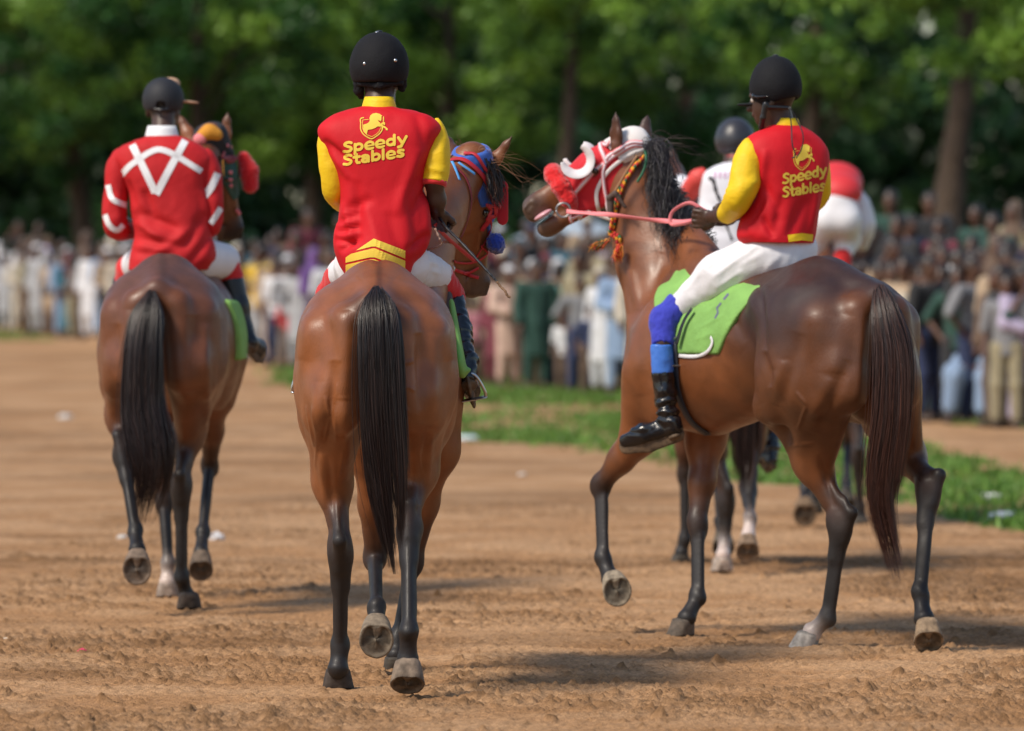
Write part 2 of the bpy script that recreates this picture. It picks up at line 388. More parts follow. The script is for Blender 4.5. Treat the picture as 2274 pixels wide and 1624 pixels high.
def hair(name, guides, n, parent, m, cols, r=.0022, seed=1, wav=.006, flat=.6, tend=(.7, 1.0), start=(0, .06), seg=22, tipc=(.035, .014, .012)):
    """guides: list of (center3, half_width, half_depth); strands follow it"""
    rg = np.random.default_rng(seed); g = np.array([np.concatenate([c, [a, b]]) for c, a, b in guides]); K = 60; G = cr(g, K); V = []; Fq = []; C = []; base = 0
    T = nrm_rows(np.gradient(G[:, :3], axis=0)); side = nrm_rows(np.cross(T, np.array([0, 1., 0]))); dep = np.cross(side, T)
    NL = 26; LK = []
    for q_ in range(NL):
        rr = math.sqrt(rg.random()); th = rg.random() * 6.283; LK.append((rr * math.cos(th), rr * math.sin(th), rg.uniform(*tend), rg.uniform(2, 7), rg.random() * 6.28, rg.normal(0, .2), rg.uniform(.7, 1.35)))
    for s in range(n):
        lk = LK[rg.integers(NL)]; loose = rg.random() < .06
        u, v = lk[0] + rg.normal(0, .16), lk[1] + rg.normal(0, .16); hv = math.hypot(u, v)
        if hv > 1: u, v = u / hv, v / hv
        t0 = rg.uniform(*start); t1 = min(1, lk[2] * rg.uniform(.86, 1.03))
        t = np.linspace(t0, t1, seg); f = t * (K - 1); i = np.minimum(f.astype(int), K - 2); w = (f - i)[:, None]; q = G[i] * (1 - w) + G[i + 1] * w; sd_ = side[i]; dp = dep[i]
        ph = rg.random(4) * 6.28; fr = rg.uniform(3, 14, 2); dr = rg.normal(0, .55 if loose else .13, 2)
        uu = u + (dr[0] + lk[5]) * t + wav * 22 * np.sin(lk[3] * t + lk[4]) * t + wav * 5 * np.sin(fr[0] * t + ph[0]) * t; vv = v + dr[1] * t + wav * 12 * np.sin(fr[1] * t + ph[1]) * t
        c = q[:, :3] + sd_ * (uu * q[:, 3])[:, None] + dp * (vv * q[:, 4])[:, None]
        rad = r * rg.uniform(.6, 1.5) * np.clip(1.15 - np.linspace(0, 1, seg) ** 3, .15, 1)
        a1 = sd_ * rad[:, None]; a2 = dp * rad[:, None]
        V.append(np.stack([c + a1, c - .5 * a1 + .87 * a2, c - .5 * a1 - .87 * a2], 1).reshape(-1, 3))
        k = np.arange(seg - 1)[:, None] * 3 + base; 
        for j in range(3):
            j2 = (j + 1) % 3; Fq.append(np.hstack([k + j, k + j2, k + 3 + j2, k + 3 + j]))
        base += seg * 3; cc = np.asarray(cols[rg.integers(len(cols))]) * rg.uniform(.75, 1.25) * lk[6]; tt = np.repeat(np.linspace(0, 1, seg), 3)[:, None]
        C.append(cc * (1 - tt) + tt * (cc * .6 + .4 * A(*tipc) * rg.uniform(.3, 1.7)))
    return mk(name, np.vstack(V), np.vstack(Fq), m, parent, np.vstack(C))
def nrm_rows(v): return v / (np.linalg.norm(v, axis=1, keepdims=True) + 1e-12)
# ------------------------------------------------------------------ horses
M_coat = mat("bay_coat", vcol=True, rough=.5, spec=.42, bump=(260, .5, .0026), var=.16, varscale=12, stretch=(1, 1, .3), coat=.08)
_nt = M_coat.node_tree; _b = _nt.nodes["Principled BSDF"]      # dark points are duller than the red coat
_a = _nt.nodes.new("ShaderNodeVertexColor"); _a.layer_name = "Col"; _s = _nt.nodes.new("ShaderNodeSeparateColor"); _nt.links.new(_a.outputs[0], _s.inputs[0])
_m = _nt.nodes.new("ShaderNodeMapRange"); _m.inputs[1].default_value = .02; _m.inputs[2].default_value = .16; _m.inputs[3].default_value = .58; _m.inputs[4].default_value = .39; _nt.links.new(_s.outputs[0], _m.inputs[0])
_n = _nt.nodes.new("ShaderNodeTexNoise"); _n.inputs["Scale"].default_value = 26; _n.inputs["Detail"].default_value = 6; _tc = _nt.nodes.new("ShaderNodeTexCoord"); _nt.links.new(_tc.outputs["Object"], _n.inputs["Vector"])
_x = _nt.nodes.new("ShaderNodeMath"); _x.operation = 'MULTIPLY_ADD'; _x.inputs[1].default_value = .35; _nt.links.new(_n.outputs["Fac"], _x.inputs[0]); _y = _nt.nodes.new("ShaderNodeMath"); _y.operation = 'SUBTRACT'; _y.inputs[1].default_value = .175; _nt.links.new(_m.outputs[0], _y.inputs[0]); _nt.links.new(_y.outputs[0], _x.inputs[2]); _nt.links.new(_x.outputs[0], _b.inputs["Roughness"])
M_hair = mat("horse_hair", vcol=True, rough=.42, spec=.5)
M_hoof = mat("hoof_horn", vcol=True, rough=.75, bump=(60, .7, .004), var=.35, varscale=45)
M_eye = mat("eye_dark", (.012, .006, .004), rough=.05, coat=1)
HAIRC = [(.011, .008, .009), (.015, .010, .010), (.021, .012, .011), (.010, .008, .010), (.034, .015, .011)]
BAY = (.225, .074, .024); BAYD = (.10, .036, .018); BLK = (.013, .010, .010); MUZ = (.075, .047, .034)

def head_axes(L, N):
    L = nrm(L); N = nrm(np.asarray(N, float) - (np.asarray(N, float) @ L) * L); R = np.cross(L, N); return L, N, R
def head_shape(s, O, L, N, R, c, cm, sc=1., off=0., only=None, mouth_open=.0, ears=None, k=.03):
    """head on poll O, L towards the muzzle, N out of the forehead, R sideways"""
    def q(l, n, r=0): return O + (L * l + N * n + R * r) * sc
    ax = [L, N, R]; kw = dict(col=c, hint=N, off=off)
    s.cone(q(.0, -.055), q(.2, -.06), .078 * sc, .088 * sc, k=k, su=.88, sv=1, **kw)
    s.ell(q(.16, -.135), (.13 * sc, .115 * sc, .066 * sc), ax, k=k, col=c, off=off)
    s.cone(q(.2, -.06), q(.47, -.05), .082 * sc, .05 * sc, k=k, su=.72, sv=1, **kw)
    for sg in (-1, 1):
        s.ell(q(.175, -.15, .045 * sg), (.105 * sc, .09 * sc, .022 * sc), ax, k=.02, col=c, off=off)      # cheek
        s.ell(q(.2, -.022, .06 * sg), (.05 * sc, .026 * sc, .022 * sc), ax, k=.02, col=c, off=off)          # brow
        s.cone(q(.24, -.055, .06 * sg), q(.38, -.075, .042 * sg), .014 * sc, .008 * sc, k=.02, **kw)       # facial crest
    if only == 'hood': return
    mo = mouth_open
    s.cone(q(.2, -.19), q(.49, -.148 - mo), .038 * sc, .040 * sc, k=.03, **kw)
    s.cone(q(.3, -.12), q(.45, -.1 - mo * .3), .045 * sc, .03 * sc, k=.03, su=.75, **kw)
    if only == 'jaw': return
    kw['col'] = cm
    s.ell(q(.522, -.055), (.064 * sc, .057 * sc, .052 * sc), ax, k=.03, col=cm)
    s.ell(q(.55, -.085), (.034 * sc, .034 * sc, .042 * sc), ax, k=.02, col=cm)          # upper lip
    s.ell(q(.518, -.15 - mo), (.055 * sc, .045 * sc, .038 * sc), ax, k=.03, col=cm)         # chin
    s.ell(q(.475, -.165 - mo), (.028 * sc, .024 * sc, .028 * sc), ax, k=.02, col=cm)
    s.cone(q(.47, -.107 - mo * .6, -.06), q(.47, -.107 - mo * .6, .06), .005 * sc + mo * .25, .005 * sc + mo * .25, k=.01, op='s')
    s.cone(q(.47, -.114 - mo * .5, 0), q(.62, -.122 - mo * .5, 0), .003 + mo * .1, .004 + mo * .3, k=.008, op='s', su=8, sv=1, hint=N)
    for sg in (-1, 1):
        s.cone(q(.52, -.03, .038 * sg), q(.56, -.045, .044 * sg), .02 * sc, .017 * sc, k=.015, **kw)
        s.cone(q(.535, -.036, .058 * sg), q(.572, -.052, .058 * sg), .009 * sc, .012 * sc, k=.006, op='s')
        s.ell(q(.205, -.052, .088 * sg), (.024 * sc, .017 * sc, .02 * sc), ax, k=.008, op='s')
        s.ell(q(.205, -.052, .072 * sg), (.02 * sc, .017 * sc, .017 * sc), ax, k=.004, col=BLK)
def ear(s, b, t, c, face, w=.036, tipc=BLK, inner=True):
    """leaf shaped ear from base b to tip t, hollow on the side called face"""
    b = np.asarray(b, float); t = np.asarray(t, float); ax = nrm(t - b); face = nrm(np.asarray(face, float) - (np.asarray(face, float) @ ax) * ax); sd = np.cross(ax, face); Ln = np.linalg.norm(t - b)
    s.cone(b - ax * .02, b + ax * .3 * Ln, w * .95, w * .95, k=.02, col=c, su=1, sv=.62, hint=face)
    s.cone(b + ax * .3 * Ln, b + ax * .72 * Ln, w * .95, w * .55, k=.012, col=c, su=1, sv=.55, hint=face)
    s.cone(b + ax * .72 * Ln, t, w * .55, .005, k=.012, col=tipc, su=1, sv=.6, hint=face)
    if inner: s.cone(b + ax * .14 * Ln + face * w * .62, b + ax * .82 * Ln + face * w * .25, w * .62, w * .12, k=.006, op='s', su=1, sv=.75, hint=face)

def torso(s, B, th, c, ct, W=1., H=1.6):
    """trunk of a horse; B ground point below the buttocks, th heading (radians, + to the left)"""
    f = A(-math.sin(th), math.cos(th), 0); r = A(math.cos(th), math.sin(th), 0); z0 = H / 1.6; ax = [r, f, A(0, 0, 1)]
    T = lambda x, y, z: B + r * x * W + f * y + A(0, 0, z * z0)
    kw = dict(hint=r, col=c)
    s.cone(T(0, .64, 1.25), T(0, 1.22, 1.2), .26, .35, k=.05, su=.76, sv=1.0, hint=A(0, 0, 1), col=c)
    s.cone(T(0, .3, 1.33), T(0, .8, 1.3), .21, .21, k=.08, col=ct)
    s.cone(T(0, .03, 1.445), T(0, .42, 1.46), .06, .135, k=.1, col=ct)                 # croup
    s.cone(T(0, .42, 1.46), T(0, .95, 1.42), .135, .10, k=.1, col=ct)               # loin, back
    s.chain([T(0, .95, 1.45), T(0, 1.25, 1.53), T(0, 1.42, 1.47)], [.075, .06, .08], k=.08, col=ct)
    for g in (-1, 1):
        s.ell(T(.138 * g, .33, 1.315), (.162 * W, .27, .215), ax, k=.06, col=ct)          # gluteal
        s.ell(T(.17 * g, .55, 1.40), (.07, .1, .08), ax, k=.09, col=ct)               # point of hip
        s.ell(T(.202 * g, .44, 1.14), (.085, .125, .22), ax, k=.03, col=c)                # quadriceps
        s.ell(T(.19 * g, .53, 1.0), (.065, .07, .08), ax, k=.035, col=c)               # stifle
        s.ell(T(.160 * g, .3, 1.17), (.125 * W, .22, .24), ax, k=.06, col=c)              # thigh
        s.cone(T(.09 * g, .05, 1.38), T(.125 * g, .06, 1.06), .075, .085, k=.07, col=c)   # hamstring
        s.cone(T(.2 * g, .14, 1.34), T(.19 * g, .16, 1.04), .07, .075, k=.07, col=c)      # biceps femoris
        s.ell(T(.15 * g, 1.36, 1.17), (.105, .17, .3), ax, k=.08, col=c)                  # shoulder
        s.ell(T(.1 * g, 1.56, 1.08), (.1, .13, .18), ax, k=.06, col=c)                    # breast
    s.cone(T(0, -.06, 1.40), T(0, -.02, 1.12), .012, .02, k=.05, op='s')
    s.cone(T(0, .1, 1.60), T(0, .5, 1.63), .006, .004, k=.03, op='s')
    return T, f, r

def hind_leg(s, T, f, r, g, hock, fet, cor, c, cb, stifle=None, white=None, sc=1.):
    st = T(.165 * g, .50, .98) if stifle is None else np.asarray(stifle, float); z = A(0, 0, 1)
    hock, fet, cor = (np.asarray(v, float) for v in (hock, fet, cor)); bk = -f
    ax = nrm(fet - hock); bkc = nrm(bk - (bk @ ax) * ax)
    s.cone(T(.155 * g, .3, 1.15), st, .15, .092, k=.07, col=c)
    s.cone(T(.14 * g, .1, 1.12), st * .45 + hock * .55 + bk * .035, .105, .05, k=.06, col=c, su=1, sv=.9, hint=r)
    mid = st * .5 + hock * .5
    s.cone(T(.15 * g, .26, 1.08), st * .55 + hock * .45 + bk * .02, .13, .066, k=.05, col=c)
    s.cone(st, mid, .092, .072, k=.06, col=c, su=1, sv=.85, hint=r)
    s.cone(mid, hock + z * .03, .068, .043, k=.05, col=tuple(.45 * np.array(c) + .55 * np.array(cb)), su=1.0, sv=.85, hint=r)
    pt = hock + bkc * .062 - ax * .06
    s.cone(mid * .6 + hock * .4 + bk * .055, pt, .02, .022, k=.022, col=cb)      # tendon to the point of hock
    s.cone(pt, hock + ax * .06 + bkc * .035, .026, .022, k=.02, col=cb)
    s.ell(hock - bkc * .006, (.047 * sc, .056, .072), [r, bkc, ax], k=.025, col=cb)
    s.ell(hock - bkc * .028 + r * .02 * g - ax * .01, (.03, .03, .045), [r, bkc, ax], k=.02, col=cb)
    s.cone(hock + ax * .02, hock + ax * .14, .04, .03, k=.03, col=cb)
    cannon(s, hock, fet, cor, bkc, r, cb, white)
def cannon(s, top, fet, cor, bkc, r, cb, white=None, R=.029):
    ax = nrm(fet - top); L = np.linalg.norm(fet - top); cw = white[:3] if white else cb; low = white is not None and len(white) == 4
    s.cone(top + ax * .04, fet - ax * .04, R + .003, R - .001, k=.03, col=cb)
    s.cone(top + ax * .06 + bkc * .028, fet - ax * .03 + bkc * .026, .014, .014, k=.016, col=cb)
    s.ell(fet, (.036, .037, .042), [r, bkc, ax], k=.02, col=cb)
    s.ell(fet + bkc * .026 + ax * .01, (.024, .02, .026), [r, bkc, ax], k=.018, col=cb)
    m = fet * .45 + cor * .55
    s.cone(fet, m, .031, .028, k=.02, col=cb if low else cw); s.cone(m, cor, .029, .046, k=.02, col=cw, su=1, sv=.9, hint=r)
def fore_leg(s, T, f, r, g, elbow, knee, fet, cor, c, cb, white=None, sh=None):
    knee, fet, cor, elbow = (np.asarray(v, float) for v in (knee, fet, cor, elbow)); sh = T(.16 * g, 1.45, 1.12) if sh is None else sh
    s.cone(sh, elbow, .125, .095, k=.08, col=c, su=.8, hint=r)
    ax = nrm(knee - elbow); bk = nrm(-f + (f @ ax) * ax); mid = elbow * .5 + knee * .5
    s.cone(elbow, mid, .092, .062, k=.05, col=c, su=1, sv=.8, hint=r); s.cone(mid, knee, .06, .038, k=.04, col=tuple(.35 * np.array(c) + .65 * np.array(cb)), su=1, sv=.9, hint=r)
    s.cone(elbow + bk * .03, mid + bk * .02, .05, .03, k=.03, col=c)
    ax2 = nrm(fet - knee); b2 = nrm(-f + (f @ ax2) * ax2)
    if ax2[2] > -.3: b2 = A(0, 0, 1.)
    s.ell(knee, (.046, .047, .064), [r, bk, ax], k=.022, col=cb); s.ell(knee + b2 * .028 + ax * -.01, (.024, .02, .03), [r, b2, ax2], k=.015, col=cb)
    cannon(s, knee, fet, cor, b2, r, cb, white, .027)

def hoof(parent, cor, d, toe, tint=(.13, .095, .065), size=1., name="hoof", label=None):
    """hoof wall, dished sole and frog; d points out of the sole, toe forward"""
    d = nrm(d); toe = nrm(np.asarray(toe, float) - (np.asarray(toe, float) @ d) * d); s = np.cross(d, toe); seg = 40; V = []; C = []
    def ring(rad, h, push, dep=0., col=None, notch=.2, heel=.22):
        for j in range(seg):
            a = 2 * math.pi * j / seg; ca, sa = math.cos(a), math.sin(a); rr = rad * (1 - notch * max(0, -ca) ** 8 * 1.0) * (1 + .03 * math.cos(2 * a))
            hh = h * (1 - .22 * (1 - ca) / 2) 
            V.append(cor + toe * (rr * ca * 1.06 + push) * size + s * rr * sa * size + d * (hh + dep) * size); C.append(col)
    t0 = np.array(tint)
    for rad, h, push, k in ((.030, -.012, 0, .55), (.046, -.004, 0, .6), (.049, .006, .001, 1.1), (.0535, .03, .008, 1), (.0585, .056, .015, .95), (.0625, .078, .022, .9), (.0615, .0815, .022, .8)):
        ring(rad, h, push, 0, t0 * k, .1 + .12 * min(1, max(0, h / .07)))
    nw = 7
    for rr_, dp in ((.054, .0805), (.051, .0765), (.040, .0735), (.027, .073), (.012, .073), (.001, .0735)): ring(rr_, dp, .022, 0, t0 * (.8 if rr_ > .05 else .62), .2)
    rows = nw + 6; V = np.array(V); C = np.array(C)
    # frog: a raised V from the heels to the middle of the sole with a groove each side
    for i in range(nw + 1, rows):
        for j in range(seg):
            q = V[i * seg + j] - cor; x = (q @ toe) / size - .022; y = (q @ s) / size
            if x < .018:
                wv = max(.002, .021 * (.018 - x) / .07); e = abs(y) / wv; b = (.006 * math.exp(-e ** 4) - .005 * math.exp(-((e - 1.4) / .35) ** 2)) * min(1, (.018 - x) / .02)
                V[i * seg + j] += d * b * size; C[i * seg + j] = C[i * seg + j] * (1.15 if e < 1 else .5)
    V = V + (fbm(V * 55, 3, 3) * .0022)[:, None] * d + (fbm(V * 40, 2, 8) * .0015)[:, None] * s; C = C * (1 + .35 * fbm(V * 38, 3, 4)[:, None])
    Q = [(i * seg + j, i * seg + (j + 1) % seg, (i + 1) * seg + (j + 1) % seg, (i + 1) * seg + j) for i in range(rows - 1) for j in range(seg)]
    Q.append(tuple(range(seg))[::-1])
    acc = Acc(); acc.add(V, Q, C)
    o = acc.mk(name, M_hoof, parent, cols=True)
    if label: o["label"] = label
    return o
def veins(s, lst, r=.0045):
    for pts in lst: s.chain([A(*p) for p in pts], [r] * len(pts), k=.012)
def surf_color(V, C, seed=0, dusk=.0):
    n = fbm(V * 6, 3, seed); C = C * (1 + .14 * n[:, None]); return np.clip(C, .004, 1)
HB = {}
def finish_horse(root, s, h, seed, relief=(), name="body"):
    V, Q, C = s.build(h, 2, tau=.018)
    if relief:
        N = vnormals(V, Q); V = np.where((N[:, 1] < .25)[:, None], folds(V, Q, relief, (0, 1)), V)
    V = V + vnormals(V, Q) * (fbm(V * 9, 2, seed) * .0018)[:, None]
    C = surf_color(V, C, seed); return V, Q, C
def tip(cor, d): return cor
# ---------------- middle horse, walking straight away, head turned to the right
B2 = P(825, 0, 21.0) * A(1, 1, 0); B2[1] = 21.0; th2 = math.radians(-1.8)
s = Shape(); T2, f2, r2 = torso(s, B2, th2, BAY, (.21, .068, .024), W=.985, H=1.6)
# dark points of the coat on the legs
hind_leg(s, T2, f2, r2, -1, P(756, 1222, 21.3), P(755, 1432, 21.42), P(751, 1484, 21.40), BAY, BLK, stifle=P(722, 925, 21.5))
hind_leg(s, T2, f2, r2, 1, P(909, 1170, 21.2), P(908, 1403, 20.98), P(906, 1462, 21.0), BAY, BLK, stifle=P(948, 925, 21.5))
lfk, lff, lfc = P(832, 1240, 22.55), P(836, 1350, 22.25), P(836, 1385, 22.2)
fore_leg(s, T2, f2, r2, -1, P(822, 1000, 22.35), lfk, lff, lfc, BAY, BLK)
fore_leg(s, T2, f2, r2, 1, P(968, 1000, 22.45), P(917, 1240, 22.55), P(884, 1418, 22.5), P(880, 1455, 22.47), BAY, BLK)
O2 = P(1072, 350, 22.95); L2, N2, R2 = head_axes(P(1082, 650, 23.2) - O2, A(.8, .5, .25))
nb = T2(0, 1.35, 1.28)
nm = P(958, 470, 22.75); s.cone(nb, nm, .24, .165, k=.08, col=BAY, su=.72, sv=1, hint=A(0, 0, 1)); s.cone(nm, O2 + L2 * .05 - N2 * .1, .15, .105, k=.06, col=BAY, su=.85, sv=.9, hint=A(0, 0, 1))
head_shape(s, O2, L2, N2, R2, BAY, MUZ, sc=1.02, mouth_open=.0)
ear(s, P(1088, 372, 22.98), P(1137, 303, 22.95), BAY, A(.3, .9, -.35), w=.03)
ear(s, P(1006, 350, 23.0), P(990, 300, 23.1), BAYD, A(-.2, .9, .2), w=.036)
horse2 = empty("horse", tuple(B2), "bay horse in the middle walking away, head turned right in a blue hood", "horse", "horses of the leading riders")
V, Q, C = finish_horse(horse2, s, .0062, 3, [
    ((745, 800), (722, 1010), 13, -.020), ((768, 690), (762, 890), 22, .016), ((765, 880), (768, 1040), 14, .010), ((703, 850), (708, 990), 13, .012), ((728, 1010), (742, 1180), 8, -.010), ((712, 1010), (722, 1130), 7, .006), ((690, 700), (672, 800), 20, .008), ((727, 700), (740, 800), 14, -.008),
    ((928, 740), (938, 940), 14, -.016), ((905, 690), (912, 930), 26, .012), ((962, 740), (962, 950), 18, .013), ((948, 960), (930, 1120), 8, -.010), ((960, 960), (948, 1080), 7, .006), ((985, 700), (1000, 800), 16, .006), ((800, 620), (720, 680), 14, .006), ((880, 620), (960, 690), 14, .006),
    ((722, 880), (728, 930), 3, .006), ((728, 930), (720, 985), 3, .006), ((747, 850), (741, 900), 3, .006), ((741, 900), (746, 985), 3, .005), ((885, 868), (905, 858), 3, .006), ((905, 858), (920, 870), 3, .005), ((697, 900), (706, 960), 2.8, .005), ((706, 960), (700, 1040), 2.8, .004),
    ((886, 800), (902, 808), 3, .006), ((902, 808), (918, 800), 3, .005), ((893, 895), (908, 918), 3, .006), ((908, 918), (896, 945), 3, .005), ((680, 900), (700, 1000), 3, .005), ((760, 1000), (752, 1060), 2.8, .005), ((930, 1000), (940, 1060), 2.8, .004)])
# coat colour darkened round the dock, inside the thighs and along the spine
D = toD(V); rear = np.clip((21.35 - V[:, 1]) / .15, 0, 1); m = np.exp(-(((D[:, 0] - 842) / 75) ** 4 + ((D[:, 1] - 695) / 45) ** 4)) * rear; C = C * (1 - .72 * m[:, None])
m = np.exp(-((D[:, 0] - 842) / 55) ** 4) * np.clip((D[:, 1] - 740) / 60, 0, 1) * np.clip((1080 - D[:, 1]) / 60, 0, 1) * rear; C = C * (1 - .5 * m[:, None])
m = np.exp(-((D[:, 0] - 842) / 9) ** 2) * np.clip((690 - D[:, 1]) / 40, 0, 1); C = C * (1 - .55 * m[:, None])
HB[2] = bvh(V, Q); mk("body", V, Q, M_coat, horse2, C)
hoof(horse2, P(750, 1490, 21.43), A(0, 0, -1), f2, (.05, .036, .028), 1.0); hoof(horse2, P(905, 1474, 21.0), A(.0, -.42, -.9), A(0.0, .9, -.42), (.19, .14, .1), 1.05)
hoof(horse2, P(836, 1388, 22.17), A(.02, -.9, -.42), A(-.02, .38, -.92), (.22, .17, .12), 1.12); hoof(horse2, P(878, 1462, 22.46), A(0, 0, -1), f2, (.05, .04, .03), .9)
for g in (-1, 1):
    e = Shape(); e.ell(O2 + (L2 * .205 - N2 * .052 + R2 * .083 * g), (.019, .016, .013), [L2, N2, R2]); v, q, _ = e.build(.003, 1); mk("eye", v, q, M_eye, horse2)
hair("tail", [(P(838, 645, 20.97), .022, .03), (P(840, 690, 20.9), .066, .05), (P(842, 760, 20.86), .072, .05), (P(846, 900, 20.85), .068, .045), (P(856, 1040, 20.86), .06, .04), (P(868, 1150, 20.87), .042, .03), (P(880, 1275, 20.88), .014, .012)],
     5000, horse2, M_hair, HAIRC, r=.0011, seed=2, tend=(.6, 1.0), start=(0, .25), seg=17)
# ---------------- left horse
B1 = P(346, 0, 26.3) * A(1, 1, 0); B1[1] = 26.3; th1 = math.radians(-2.8)
s = Shape(); D1 = (.145, .048, .019); T1, f1, r1 = torso(s, B1, th1, D1, (.105, .042, .026), W=.98, H=1.655)
hind_leg(s, T1, f1, r1, -1, P(272, 1005, 26.55), P(300, 1180, 26.35), P(304, 1222, 26.25), D1, BLK, stifle=P(268, 850, 26.85))
hind_leg(s, T1, f1, r1, 1, P(402, 1080, 26.6), P(403, 1282, 26.62), P(413, 1322, 26.65), D1, BLK, stifle=P(440, 850, 26.9))
fore_leg(s, T1, f1, r1, -1, P(355, 900, 27.8), P(364, 1115, 27.85), P(373, 1252, 27.75), P(371, 1292, 27.72), D1, BLK, white=(.6, .48, .42))
fore_leg(s, T1, f1, r1, 1, P(478, 880, 27.8), P(465, 1035, 28.1), P(450, 1182, 27.85), P(446, 1228, 27.75), D1, BLK)
O1 = P(490, 298, 28.2); L1, N1, R1 = head_axes(P(534, 482, 28.45) - O1, A(.92, .38, .3)); nb = T1(0, 1.35, 1.28)
nm = P(428, 420, 28.05); s.cone(nb, nm, .24, .16, k=.08, col=D1, su=.7, sv=1, hint=A(0, 0, 1)); s.cone(nm, O1 + L1 * .05 - N1 * .1, .15, .1, k=.06, col=D1, su=.85, sv=.9, hint=A(0, 0, 1))
head_shape(s, O1, L1, N1, R1, D1, BLK, sc=1.0)
ear(s, P(497, 318, 28.3), P(507, 250, 28.3), BAY, A(.2, .9, -.2), w=.036); ear(s, P(424, 312, 28.3), P(398, 255, 28.35), BAY, A(-.1, .9, .2), w=.036)
horse1 = empty("horse", tuple(B1), "dark bay horse on the left, head in a black and green hood, red fleece noseband", "horse", "horses of the leading riders")
V, Q, C = finish_horse(horse1, s, .0078, 5, [
    ((262, 720), (258, 960), 14, -0.0186), ((285, 690), (268, 860), 14, 0.0155), ((430, 700), (425, 900), 16, -0.0124), ((455, 720), (460, 960), 10, 0.0139), ((400, 900), (410, 1000), 10, 0.0093), ((240, 880), (250, 960), 8, 0.0078)])
D = toD(V); m = np.exp(-((D[:, 0] - 362) / 12) ** 2) * np.clip((650 - D[:, 1]) / 40, 0, 1); C = C * (1 - .4 * m[:, None])
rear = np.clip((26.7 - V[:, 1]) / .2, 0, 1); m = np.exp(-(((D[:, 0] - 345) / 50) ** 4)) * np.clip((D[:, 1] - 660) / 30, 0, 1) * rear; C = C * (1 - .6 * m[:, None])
HB[1] = bvh(V, Q); mk("body", V, Q, M_coat, horse1, C)
hoof(horse1, P(305, 1240, 26.2), A(.03, -.93, -.35), A(0, .33, -.94), (.17, .12, .085), 1.1); hoof(horse1, P(419, 1320, 26.62), A(0, 0, -1), f1, (.05, .036, .028))
hoof(horse1, P(371, 1296, 27.72), A(0, 0, -1), f1, (.3, .24, .2), .95, label="hoof below a white pastern"); hoof(horse1, P(446, 1236, 27.7), A(.02, -.7, -.7), A(0, .7, -.7), (.12, .085, .06))
for g in (-1, 1):
    e = Shape(); e.ell(O1 + (L1 * .205 - N1 * .052 + R1 * .083 * g), (.019, .016, .013), [L1, N1, R1]); v, q, _ = e.build(.003, 1); mk("eye", v, q, M_eye, horse1)
hair("tail", [(P(338, 650, 26.27), .022, .03), (P(330, 700, 26.2), .07, .045), (P(322, 780, 26.15), .08, .05), (P(320, 900, 26.13), .082, .045), (P(335, 990, 26.1), .085, .04), (P(340, 1060, 26.1), .07, .04), (P(318, 1165, 26.12), .035, .02)],
     2600, horse1, M_hair, HAIRC, r=.0014, seed=4, tend=(.7, 1.0), start=(0, .2), wav=.012)
for i, (x0, x1, x2) in enumerate(((372, 395, 412), (350, 372, 395), (330, 318, 322))):
    pass
# ---------------- right horse, three quarter view, head raised to the left
B3 = P(1958, 0, 23.5) * A(1, 1, 0); B3[1] = 23.5; th3 = math.radians(33)
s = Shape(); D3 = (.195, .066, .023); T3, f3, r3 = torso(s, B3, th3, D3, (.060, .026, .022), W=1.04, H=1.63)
hind_leg(s, T3, f3, r3, -1, P(1868, 1165, 23.75), P(1838, 1372, 23.78), P(1806, 1403, 23.8), D3, BLK, stifle=P(1742, 905, 23.95), white=(.62, .5, .44, 1))
hind_leg(s, T3, f3, r3, 1, P(2062, 1092, 23.7), P(2043, 1318, 23.55), P(2052, 1372, 23.5), D3, BLK, stifle=P(1965, 930, 24.2))
fore_leg(s, T3, f3, r3, -1, P(1425, 960, 24.75), P(1334, 1078, 24.95), P(1338, 1240, 24.85), P(1355, 1283, 24.8), D3, BLK)
fore_leg(s, T3, f3, r3, 1, P(1568, 975, 24.85), P(1549, 1165, 24.75), P(1549, 1326, 24.65), P(1526, 1372, 24.6), D3, BLK)
O3 = P(1394, 304, 25.0); L3, N3, R3 = head_axes(P(1178, 434, 25.05) - O3, A(-.5, -.05, .85)); nb = T3(0, 1.38, 1.2); nm = P(1462, 560, 24.95)
s.cone(nb, nm, .27, .185, k=.09, col=D3, su=.62, sv=1, hint=A(1, 0, 1)); s.cone(nm, P(1398, 400, 25.0), .185, .125, k=.08, col=D3, su=.6, sv=1, hint=A(1, 0, 1))
s.cone(T3(0, 1.2, 1.5), P(1490, 470, 25.0), .11, .06, k=.06, col=D3)
head_shape(s, O3, L3, N3, R3, D3, MUZ, sc=.97, mouth_open=.014)
ear(s, P(1369, 318, 24.93), P(1367, 250, 24.92), BAYD, A(-.75, -.65, .1), w=.036); ear(s, P(1428, 312, 25.08), P(1438, 256, 25.1), (.1, .05, .04), A(-.2, .9, .1), w=.036)
horse3 = empty("horse", tuple(B3), "bay horse on the right, raised head in a red hood with white eye cups", "horse", "horses of the leading riders")
